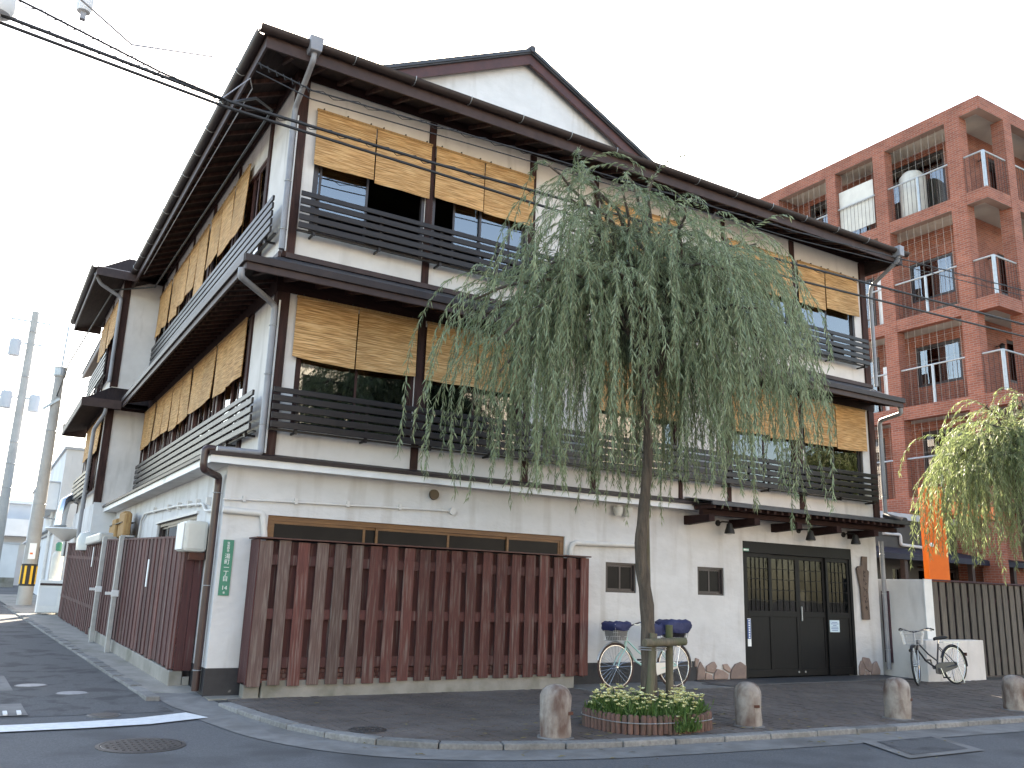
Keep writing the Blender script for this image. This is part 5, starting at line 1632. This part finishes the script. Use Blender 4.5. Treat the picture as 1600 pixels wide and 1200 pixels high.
for (a, b) in ((24.95, 25.42), (28.2, 28.7), (31.4, 31.9), (34.8, 35.3)):
    box('pillar', M_BRICK, ap, a, b, AY - .012, AY + .42, 0, 17.551)
WXA = 24.9
lev = [(4.84, 7.6), (7.9, 10.74), (11.03, 14.44), (14.71, 17.67)]
for i, (z0, z1) in enumerate(lev):
    hl = []
    wz0, wz1 = (z0 + .95, z0 + 2.42) if i < 3 else (z0 + .75, z0 + 2.72)
    if i == 3: wz0 = z0 + .1
    for (a, b, big) in ((4.75, 6.42 if i < 3 else 7.0, 1), (7.9, 8.9, 0), (9.6, 10.7, 0), (12.2, 13.2, 0), (14.4, 15.8, 1)):
        hl.append((a, b, wz0 if big else z0 + .1, wz1))
    wallgrid(MB(), 3.9, AYE, z0, z1, hl, WXA, WXA + .2, axis='y').build('recessed_wall', M_BRICK, ap)
    for (a, b, c, d) in hl:
        window(ap, 'y', a, b, c, d, WXA + .04, M_ALU, M_GLASSB, [(a + b) / 2], fw=.07)
    wallgrid(MB(), WXA + .2, AXE, z0, z1, [(26.2, 27.8, z0 + .9, z0 + 2.4), (29.4, 31, z0 + .9, z0 + 2.4)], 3.9, 4.1).build('recessed_wall', M_BRICK, ap)
    for (a, b) in ((26.2, 27.8), (29.4, 31)):
        window(ap, 'x', a, b, z0 + .9, z0 + 2.4, 3.94, M_ALU, M_GLASSB, [(a + b) / 2], fw=.07)
    for (a, b, c, d) in hl:
        box('curtain', mat('flat_curtain', (.52, .60, .66), (.44, .52, .58), scale=5, rough=.9, stretch=(1, 3, .1)), ap, WXA + .22, WXA + .23, a + .05, a + (b - a) * .42, c, d)
        box('curtain', MATS['flat_curtain'], ap, WXA + .22, WXA + .23, a + (b - a) * .5, b - .04, c, d)
    box('flat_room', M_ROOM, ap, WXA + 1.2, WXA + 1.25, 4.2, AYE, z0, z1)
    box('party_wall', M_BRICK, ap, AX + .4, WXA, 11.3, 11.5, z0, z1)
    # railings along the edge, round the open corner
    zr = z0 + 1.32
    segs = [((AX + .06, 3.86), (AX + .06, 6.19)), ((AX + .06, 6.71), (AX + .06, 8.37)), ((AX + .06, 8.83), (AX + .06, 11.19)), ((AX + .06, 11.71), (AX + .06, 13.39))]
    for (p, q) in segs + [((AX + .06, AY + .06), (AX + .06, 3.31)), ((AX + .06, AY + .06), (24.94, AY + .06)), ((25.43, AY + .06), (28.19, AY + .06))]:
        rl = MB().tube([(p[0], p[1], zr), (q[0], q[1], zr)], .032, 8).build('railing', M_STEEL, ap, smooth=True)
        vx = Vector((q[0] - p[0], q[1] - p[1], 0)); ln = vx.length
        if ln > 1.8:
            m_ = Vector((p[0], p[1], 0)) + vx * .5
            MB().tube([(m_.x, m_.y, z0 + .02), (m_.x, m_.y, zr - .02)], .055, 10).build('railing_post', M_STEEL, rl, smooth=True)
        br_m = MB()
        k = .15
        while k < ln:
            c = Vector((p[0], p[1], 0)) + vx * (k / ln)
            br_m.tube([(c.x, c.y, z0 + .02), (c.x, c.y, zr - .02)], .008, 4, cap=False); k += .16
        br_m.build('balusters', M_FASCIA, rl)
    rl2 = MB().tube([(AX + .06, AY + .06, z0 + .02), (AX + .06, AY + .06, zr)], .06, 10).build('corner_post', M_STEEL, ap, smooth=True)
    pipe([(24.55, 3.86, z1 - .1), (24.55, 3.86, z0 + .02)], .07, M_PIPEG, 'drainpipe', ap)
    lmp = MB().lathe([(.0, .0), (.05, .02), (.085, .22), (.06, .26), (.1, .28), (.0, .36)], (25.55, 3.70, z0 + 1.75), n=10).build('balcony_lantern', M_BLACK, ap)
    MB().bar((25.55, 3.72, z0 + 2.0), (25.55, 3.9, z0 + 2.02), .03, .03).build('lantern_arm', M_BLACK, lmp)
    # bird net of thin wires
    for (y0, y1) in ((3.86, 6.19), (6.71, 8.37), (8.83, 11.19)):
        if y0 > 8 and i < 2: continue
        nw = MB(); y = y0 + .2
        while y < y1:
            nw.tube([(AX + .20, y, z0 + .02), (AX + .20, y, z1 - .08)], .004, 3, cap=False); y += .27
        z = z0 + 1.5
        while z < z1:
            nw.tube([(AX + .20, y0, z), (AX + .20, y1, z)], .0025, 3, cap=False); z += .4
        nw.build('bird_net', M_APTSOFF, ap)
MB().lathe([(.0, 0), (.42, 0), (.45, .1), (.45, 1.75), (.3, 1.95), (0, 2.0)], (24.4, 5.7, 14.72), n=18).build('water_heater', M_CREAM, ap, smooth=True)
box('hanging_sheet', M_CREAM, ap, AX + .13, AX + .15, 6.85, 8.35, 15.0, 16.75)
box('planter_box', M_GREYFENCE, ap, AX + .35, AX + .7, 4.2, 4.9, 11.031, 11.25)
box('white_panel', M_WHITEP, ap, AX + .42, AX + .46, 6.72, 7.15, 7.91, 9.6)
box('white_panel', M_WHITEP, ap, AX + .42, AX + .46, 6.72, 7.15, 11.04, 12.9)
box('core', M_BRICK, ap, 26.5, AXE - .1, 6, AYE - .1, 0, 17.6)
box('ground_storey', M_BRICK, ap, AX + .5, AXE, 4.2, AYE, 0, 4.42)

# ------------------------------------------------------------------ lane end: houses, poles, clutter
fh = thing('lane_end_house', 'white rendered house with roof parapet beyond the inn at the end of the lane', 'house', (1, 25, .4))
wallgrid(MB(), 24.0, 46, .3, 5.95, [(26, 27.4, 1.2, 2.4), (31, 33, 1.2, 2.6), (27, 28.5, 3.9, 4.9)], -.42, -.2, axis='y').build('lane_wall', M_FARWHITE, fh)
box('front_wall', M_FARWHITE, fh, -.199, 6, 24.0, 24.2, .3, 5.95)
box('roof', M_FARGREY, fh, -.5, 6.1, 23.9, 46.1, 5.951, 6.05)
for (a, b, c, d) in ((26, 27.4, 1.2, 2.4), (31, 33, 1.2, 2.6), (27, 28.5, 3.9, 4.9)):
    window(fh, 'y', a, b, c, d, -.38, M_ALU, M_GLASS, [(a + b) / 2])
bl_ = box('balcony', M_FARWHITE, fh, -.95, -.425, 24.6, 30, 3.75, 4.75, bevel=.02)
box('balcony_cap', M_FARGREY, bl_, -1.0, -.43, 24.55, 30.05, 4.751, 4.80)
box('ledge', M_FARGREY, fh, -.60, -.425, 24.0, 46, 3.05, 3.13)
pipe([(-.5, 25.2, 3.7), (-.5, 25.2, .5)], .06, M_PIPEW, 'downpipe', fh)
pipe([(-.46, 24.4, 2.9), (-.46, 31, 2.9)], .03, M_CABLEG, 'conduit', fh)
fh2 = thing('far_lane_house', 'pale grey flat-roofed house farther along the lane behind the utility poles', 'house', (-6, 42, .7))
wallgrid(MB(), -12, 3.5, .5, 5.6, [(-1.3, -.6, 2.0, 3.2), (.2, 1.0, 1.6, 2.8)], 50, 50.2).build('wall', M_FARGREY, fh2)
box('side_wall', M_FARGREY, fh2, 3.3, 3.5, 50.2, 60, .5, 5.6)
box('roof', M_FARWHITE, fh2, -12.1, 3.6, 49.8, 60, 5.601, 5.8)
for (a, b) in ((-1.3, -.6), (.2, 1.0)):
    window(fh2, 'x', a, b, 2.0 if a < 0 else 1.6, 3.2 if a < 0 else 2.8, 50.05, M_ALU, M_GLASS, [(a + b) / 2])
box('balcony', M_FARWHITE, fh2, -3.2, .4, 48.6, 49.99, 3.6, 4.6)
fw_ = thing('lane_side_wall', 'low white garden wall on the far side of the lane', 'wall', (-3.4, 32, .6))
box('wall_body', M_FARWHITE, fw_, -9, -.9, 41, 41.2, .5, 2.9)
box('wall_cap', M_FARGREY, fw_, -9.05, -.85, 40.95, 41.25, 2.901, 2.98)
box('stone_base', M_CONC, fw_, -9.02, -.88, 40.9, 40.999, .5, 1.2)
hl_ = MB()
hv = []
for i in range(41):
    x = -260 + i * 9
    hv += [(x, 420, -5), (x, 420, 26 + 14 * math.sin(i * .35 + 1) + 6 * math.sin(i * 1.1)), (x, 520, 20 + 12 * math.sin(i * .3))]
hl_.add(hv, [f for i in range(40) for f in ((3 * i, 3 * i + 3, 3 * i + 4, 3 * i + 1), (3 * i + 1, 3 * i + 4, 3 * i + 5, 3 * i + 2))])
struct(hl_.build('hills', mat('far_hill', (.30, .33, .35), (.36, .39, .41), scale=.05, rough=1)))

def upole(loc, h, r0, r1, label):
    t = thing('utility_pole', label, 'utility pole', loc)
    MB().lathe([(.0, -.2), (r0, -.2), (r1, h), (0, h)], n=20).build('shaft', M_POLE, t, smooth=True, local=True)
    return t
p1 = upole((-1.2, 20.4, lane_z(20.4)), 7.75, .225, .14, 'thick concrete utility pole with yellow and black band beside the lane')
sl = MB().lathe([(.231, .62), (.231, 1.30)], n=24).build('warning_band', M_BLACK, p1, smooth=True, local=True)
for k in range(8):
    a = 2 * math.pi * k / 8 + .3
    c, s = math.cos(a), math.sin(a)
    MB().box(-.035, .035, -.004, .004, .68, 1.24).build('yellow_strip', M_YELLOW, sl, local=True).matrix_local = Matrix.Translation((.236 * c, .236 * s, 0)) @ Matrix.Rotation(a + math.pi / 2, 4, 'Z')
MB().lathe([(.17, 7.45), (.19, 7.5), (.19, 7.72), (.2, 7.78), (.05, 7.82)], n=16).build('cap', M_STEEL, p1, local=True)
MB().tube([(.02, 0, 7.8), (.04, 0, 9.3)], .03, 8).build('top_rod', M_STEEL, p1, local=True)
for z in (5.6, 3.2):
    MB().torus((0, 0, z), .19, .012, axis='z', n=20, m=5).build('clamp_band', M_STEEL, p1, local=True)
MB().bar((-.35, -.1, 6.3), (.1, -.17, 6.7), .08, .08).build('bracket_arm', M_STEEL, p1, local=True)
MB().box(-.10, .10, -.236, -.215, 1.45, 1.95).build('paper_label', M_WHITE, p1, local=True)
MB().box(-.06, .02, -.244, -.237, 1.60, 1.65).build('orange_label', M_ORANGE, p1, local=True)
p2 = upole((-2.0, 34, .7), 12.9, .24, .15, 'slender pale utility pole with transformers in the far left background')
for z, L in ((12.4, 1.4), (11.3, 1.2), (8.7, 1.5)):
    MB().bar((-L * .7, 0, z), (L * .5, 0, z), .07, .07).build('crossarm', M_STEEL, p2, local=True)
for (x, z, s) in ((-.62, 10.75, 1), (-.62, 8.25, 1), (.55, 8.2, 1)):
    tr_ = MB().lathe([(.0, 0), (.24, 0), (.25, .08), (.25, .7), (.22, .78), (0, .8)], (x, 0, z - .1), n=14).build('transformer', M_FARGREY, p2, smooth=True, local=True)
    for k in (-1, 1):
        MB().lathe([(.0, 0), (.04, 0), (.03, .08), (.045, .12), (0, .16)], (x + .1 * k, 0, z + .7), n=8).build('insulator', M_WHITE, tr_, local=True)
for z in (4.5, 5.6, 6.6, 9.7, 11.9):
    MB().torus((0, 0, z), .22, .014, axis='z', n=18, m=5).build('clamp_band', M_STEEL, p2, local=True)

# clutter behind and above the lane fence
ac = thing('air_conditioner', 'cream boxed air conditioner hung on the side wall by the corner downpipe', 'air conditioner', (-.17, .9, 1.78))
MB().box(-.16, .15, -.28, .26, 0, .42).build('case', M_CREAM, ac, local=True, bevel=.05)
MB().box(-.175, -.161, -.24, .22, .03, .39).build('front_grille', M_WHITEP, ac, local=True, bevel=.01)
MB().box(-.06, .14, -.24, .1, -.10, -.002).build('bracket', M_RUST, ac, local=True)
sb = thing('straw_bundle', 'tied bundle of straw-coloured matting standing above the lane fence', 'bundle', (-.15, 7.6, 2.2))
for k, (x, y, z, w_, h_) in enumerate(((-.10, -.55, 0, .14, .46), (-.06, .0, .0, .16, .52), (-.12, .6, 0, .14, .40), (-.10, 1.25, -.05, .12, .34))):
    MB().box(x - w_ / 2, x + w_ / 2, y - .26, y + .26, z, z + h_).build('mat_roll', M_CRATE, sb, local=True, bevel=.04)
MB().box(-.19, .06, -.62, 1.3, .27, .285).build('cord', M_CABLE, sb, local=True)
du = thing('vent_duct', 'silver bent ventilation duct above the far end of the lane fence', 'duct', (-.55, 15.4, 2.6))
MB().tube([(.1, .25, .9), (-.05, .1, .95), (-.25, -.05, .8), (-.30, -.1, .45), (-.30, -.1, .1)], .14, 14).build('elbow', M_CHROME, du, smooth=True, local=True)
MB().lathe([(.15, 0), (.165, .03), (.15, .06)], (-.30, -.1, .1), n=18).build('collar', M_STEEL, du, local=True)
MB().tube([(-.45, -.2, .3), (-.75, -.3, .32)], .02, 6).build('strut', M_STEEL, du, local=True)
dc = thing('white_cowl', 'wide white upturned cowl on the far corner of the lane fence', 'cowl', (-.75, 14.3, 2.05 + .25))
MB().lathe([(.0, .0), (.08, .0), (.30, .16), (.52, .30), (.50, .33), (.28, .20), (.05, .05)], n=28).build('cone', M_WHITEP, dc, smooth=True, local=True)
MB().lathe([(.0, -.4), (.05, -.4), (.05, .02), (0, .02)], n=12).build('stem', M_STEEL, dc, local=True)
pc = thing('plastic_tank', 'pale translucent plastic tank lid showing above the lane fence', 'tank', (-.40, 11.2, 2.0))
MB().lathe([(.0, 0), (.33, 0), (.34, .25), (.28, .40), (.12, .46), (0, .47)], n=24).build('dome', mat('pale_plastic', (.55, .55, .52), (.47, .47, .45), scale=5, rough=.25), pc, smooth=True, local=True)
MB().box(-.2, .2, -3.2, -.5, .10, .30).build('pale_cover', mat('pale_sheet', (.50, .49, .46), (.42, .41, .39), scale=3, rough=.35), pc, local=True, bevel=.04)
od = thing('outdoor_unit', 'white outdoor condenser unit on the ground past the end of the lane fence', 'air conditioner', (-.80, 15.7, lane_z(15.7)))
MB().box(-.32, .30, -.16, .16, .08, .95).build('case', M_WHITEP, od, local=True, bevel=.02)
MB().box(-.26, .16, -.168, -.1605, .26, .74).build('fan_grille', M_FARWHITE, od, local=True)
MB().box(-.30, .28, -.175, -.161, .80, .86).build('vent_slot', M_FASCIA, od, local=True)
for x in (-.25, .2):
    MB().box(x, x + .08, -.18, .18, 0, .079).build('foot', M_CONC, od, local=True)
tk = thing('gas_cylinder', 'tall cream gas cylinder with a green valve cap past the lane fence', 'gas cylinder', (-.72, 16.3, lane_z(16.3)))
MB().lathe([(.0, .0), (.13, .0), (.15, .05), (.15, 1.55), (.12, 1.68), (.05, 1.74), (0, 1.74)], n=20).build('body', M_CREAM, tk, smooth=True, local=True)
MB().lathe([(.0, 1.741), (.09, 1.741), (.10, 1.93), (.06, 1.98), (0, 1.98)], n=14).build('valve_cap', mat('green_cap', (.05, .22, .14), rough=.5), tk, smooth=True, local=True)

# ------------------------------------------------------------------ overhead cables
def cable(pts, r, label, m=M_CABLE, lash=False, sag=0.0):
    P = [Vector(p) for p in pts]
    fine = []
    for a, b in zip(P, P[1:]):
        n_ = 14
        for k in range(n_):
            t = k / n_
            fine.append(a.lerp(b, t) + Vector((0, 0, -sag * 4 * t * (1 - t))))
    fine.append(P[-1])
    t = thing('overhead_cable', label, 'cable', P[0])
    MB().tube(fine, r, 6).build('wire', m, t)
    if lash:
        lm_ = MB()
        for i in range(0, len(fine) - 2, 2):
            a, b = fine[i], fine[i + 2]
            lm_.tube([a, a.lerp(b, .3) + Vector((0, 0, .03)), a.lerp(b, .6) + Vector((0, 0, -.05)), b], .006, 4, cap=False)
        lm_.build('lashing', m, t)
    return t
cable([(-9, -1.7, 7.85), (-3.3, -1.62, 7.40), (-.85, -1.6, 7.21), (2.0, -1.6, 7.22), (9.3, -1.6, 7.40), (17, -1.6, 7.68), (30, -1.6, 8.3)], .024, 'thick black cable crossing the whole front just above the upper railing, upper of its pair', lash=True)
cable([(-9, -1.66, 7.80), (-3.3, -1.56, 7.34), (-.85, -1.57, 7.14), (3.9, -1.6, 7.06), (9.4, -1.6, 7.10), (17, -1.6, 7.39), (30, -1.6, 8.0)], .022, 'black cable sagging just under the thick one across the front')
cable([(-.42, -.98, 8.25), (.3, -1.2, 7.97), (3.9, -1.2, 8.13), (10, -1.2, 8.32), (17.8, -1.2, 8.80), (30, -1.2, 9.6)], .012, 'thin black cable high across the front below the eave', lash=True)
cable([(-.42, -.98, 8.12), (.3, -1.2, 7.84), (3.9, -1.2, 7.98), (10, -1.2, 8.16), (17.8, -1.2, 8.66), (30, -1.2, 9.4)], .010, 'thinnest black cable hanging lowest of those below the eave')
cable([(-5.0, -4.4, 6.35), (-2.95, -3.0, 6.77), (-1.7, -2.15, 7.0), (-.85, -1.6, 7.22)], .013, 'thin wire slanting down from the top left corner to the inn', lash=True)
cable([(-3.6, -5.9, 5.75), (-2.57, -5, 5.72), (-2.2, -4.6, 5.75), (-1.4, -3.6, 6.5)], .008, 'fine wire in the sky at the top left', M_CABLEG)
cable([(-.85, -1.6, 7.18), (-.30, -.6, 7.95), (.12, .2, 8.3), (.14, 3.5, 8.38), (.14, 7.5, 8.46), (.14, 10.6, 8.52), (-.7, 11.4, 8.5), (-1.1, 18, 7.9), (-1.2, 20.3, 7.2)], .020, 'bundled black cable running along under the side eave to the pole')
cable([(-1.0, -1.6, 7.12), (-.45, -.8, 8.1), (-.20, .2, 8.55), (-.22, 5, 8.56), (-.22, 10, 8.6)], .008, 'thin pale wire following the edge of the side eave', M_CABLEG)
for k, (x, z, r_) in enumerate(((-3.36, 7.62, .16), (-2.55, 7.98, .09))):
    t = thing('cable_closure', ['large pale grey cable closure hanging at the top left corner', 'small pale grey cable closure at the top edge of the sky'][k], 'cable box', (x, -1.62, z - .22))
    MB().lathe([(.0, 0), (r_ * .8, .0), (r_, .06), (r_, .36), (r_ * .7, .42), (0, .42)], n=16).build('case', M_FARWHITE, t, smooth=True, local=True)
    MB().box(-.03, .03, -.03, .03, -.10, -.001).build('hanger', M_CABLEG, t, local=True)

# ------------------------------------------------------------------ across the street (seen only as reflections in the panes)
op = thing('opposite_house', 'cream rendered building across the street, seen only reflected in the windows', 'house', (4, -30, 0))
hl = [(x, x + 1.6, z, z + 1.4) for x in range(-10, 30, 4) for z in (1.0, 4.2, 7.4, 10.4)]
wallgrid(MB(), -12, 34, -.1, 12.6, hl, -30.2, -30.0).build('wall', mat('cream_render', (.50, .46, .41), (.43, .40, .36), scale=.8, rough=.9), op)
for (a, b, c, d) in hl:
    window(op, 'x', a, b, c, d, -30.18, M_ALU, M_GLASSD, [(a + b) / 2])
MB().poly([(-13, -29.4, 12.6), (-13, -38, 12.6), (-13, -33.7, 15.0)], (48, 0, 0)).build('roof', M_TILE, op)
box('back_room', M_ROOM, op, -11.8, 33.8, -32, -31.9, 0, 12.4)

# ------------------------------------------------------------------ litter of fallen leaves on the pavement
fl = MB()
for i in range(260):
    a = rng.uniform(0, 6.28); q = abs(rng.gauss(0, 2.0))
    x = 4.0 + q * math.cos(a); y = -3.8 + q * .5 * math.sin(a)
    if y > -1.0 or (x - PCX) ** 2 / .6 + (y - PCY) ** 2 / .36 < 1 or x < .6: continue
    z = .012 if y > kerb_y(x) else -.036
    t_ = rng.uniform(0, 6.28); d_ = Vector((math.cos(t_), math.sin(t_), 0)); n_ = Vector((-d_.y, d_.x, 0)); L_ = rng.uniform(.03, .06)
    c_ = Vector((x, y, z))
    fl.add([c_ - d_ * L_, c_ + n_ * L_ * .22 + Vector((0, 0, .006)), c_ + d_ * L_, c_ - n_ * L_ * .22], [(0, 1, 2, 3)])
fo2 = fl.build('fallen_leaves', mat('dry_leaf', (.20, .17, .07), (.12, .09, .04), scale=2, rough=.9))
fo2['kind'] = 'stuff'; tag(fo2, 'scattered dry willow leaves on the brick pavement', 'fallen leaves')
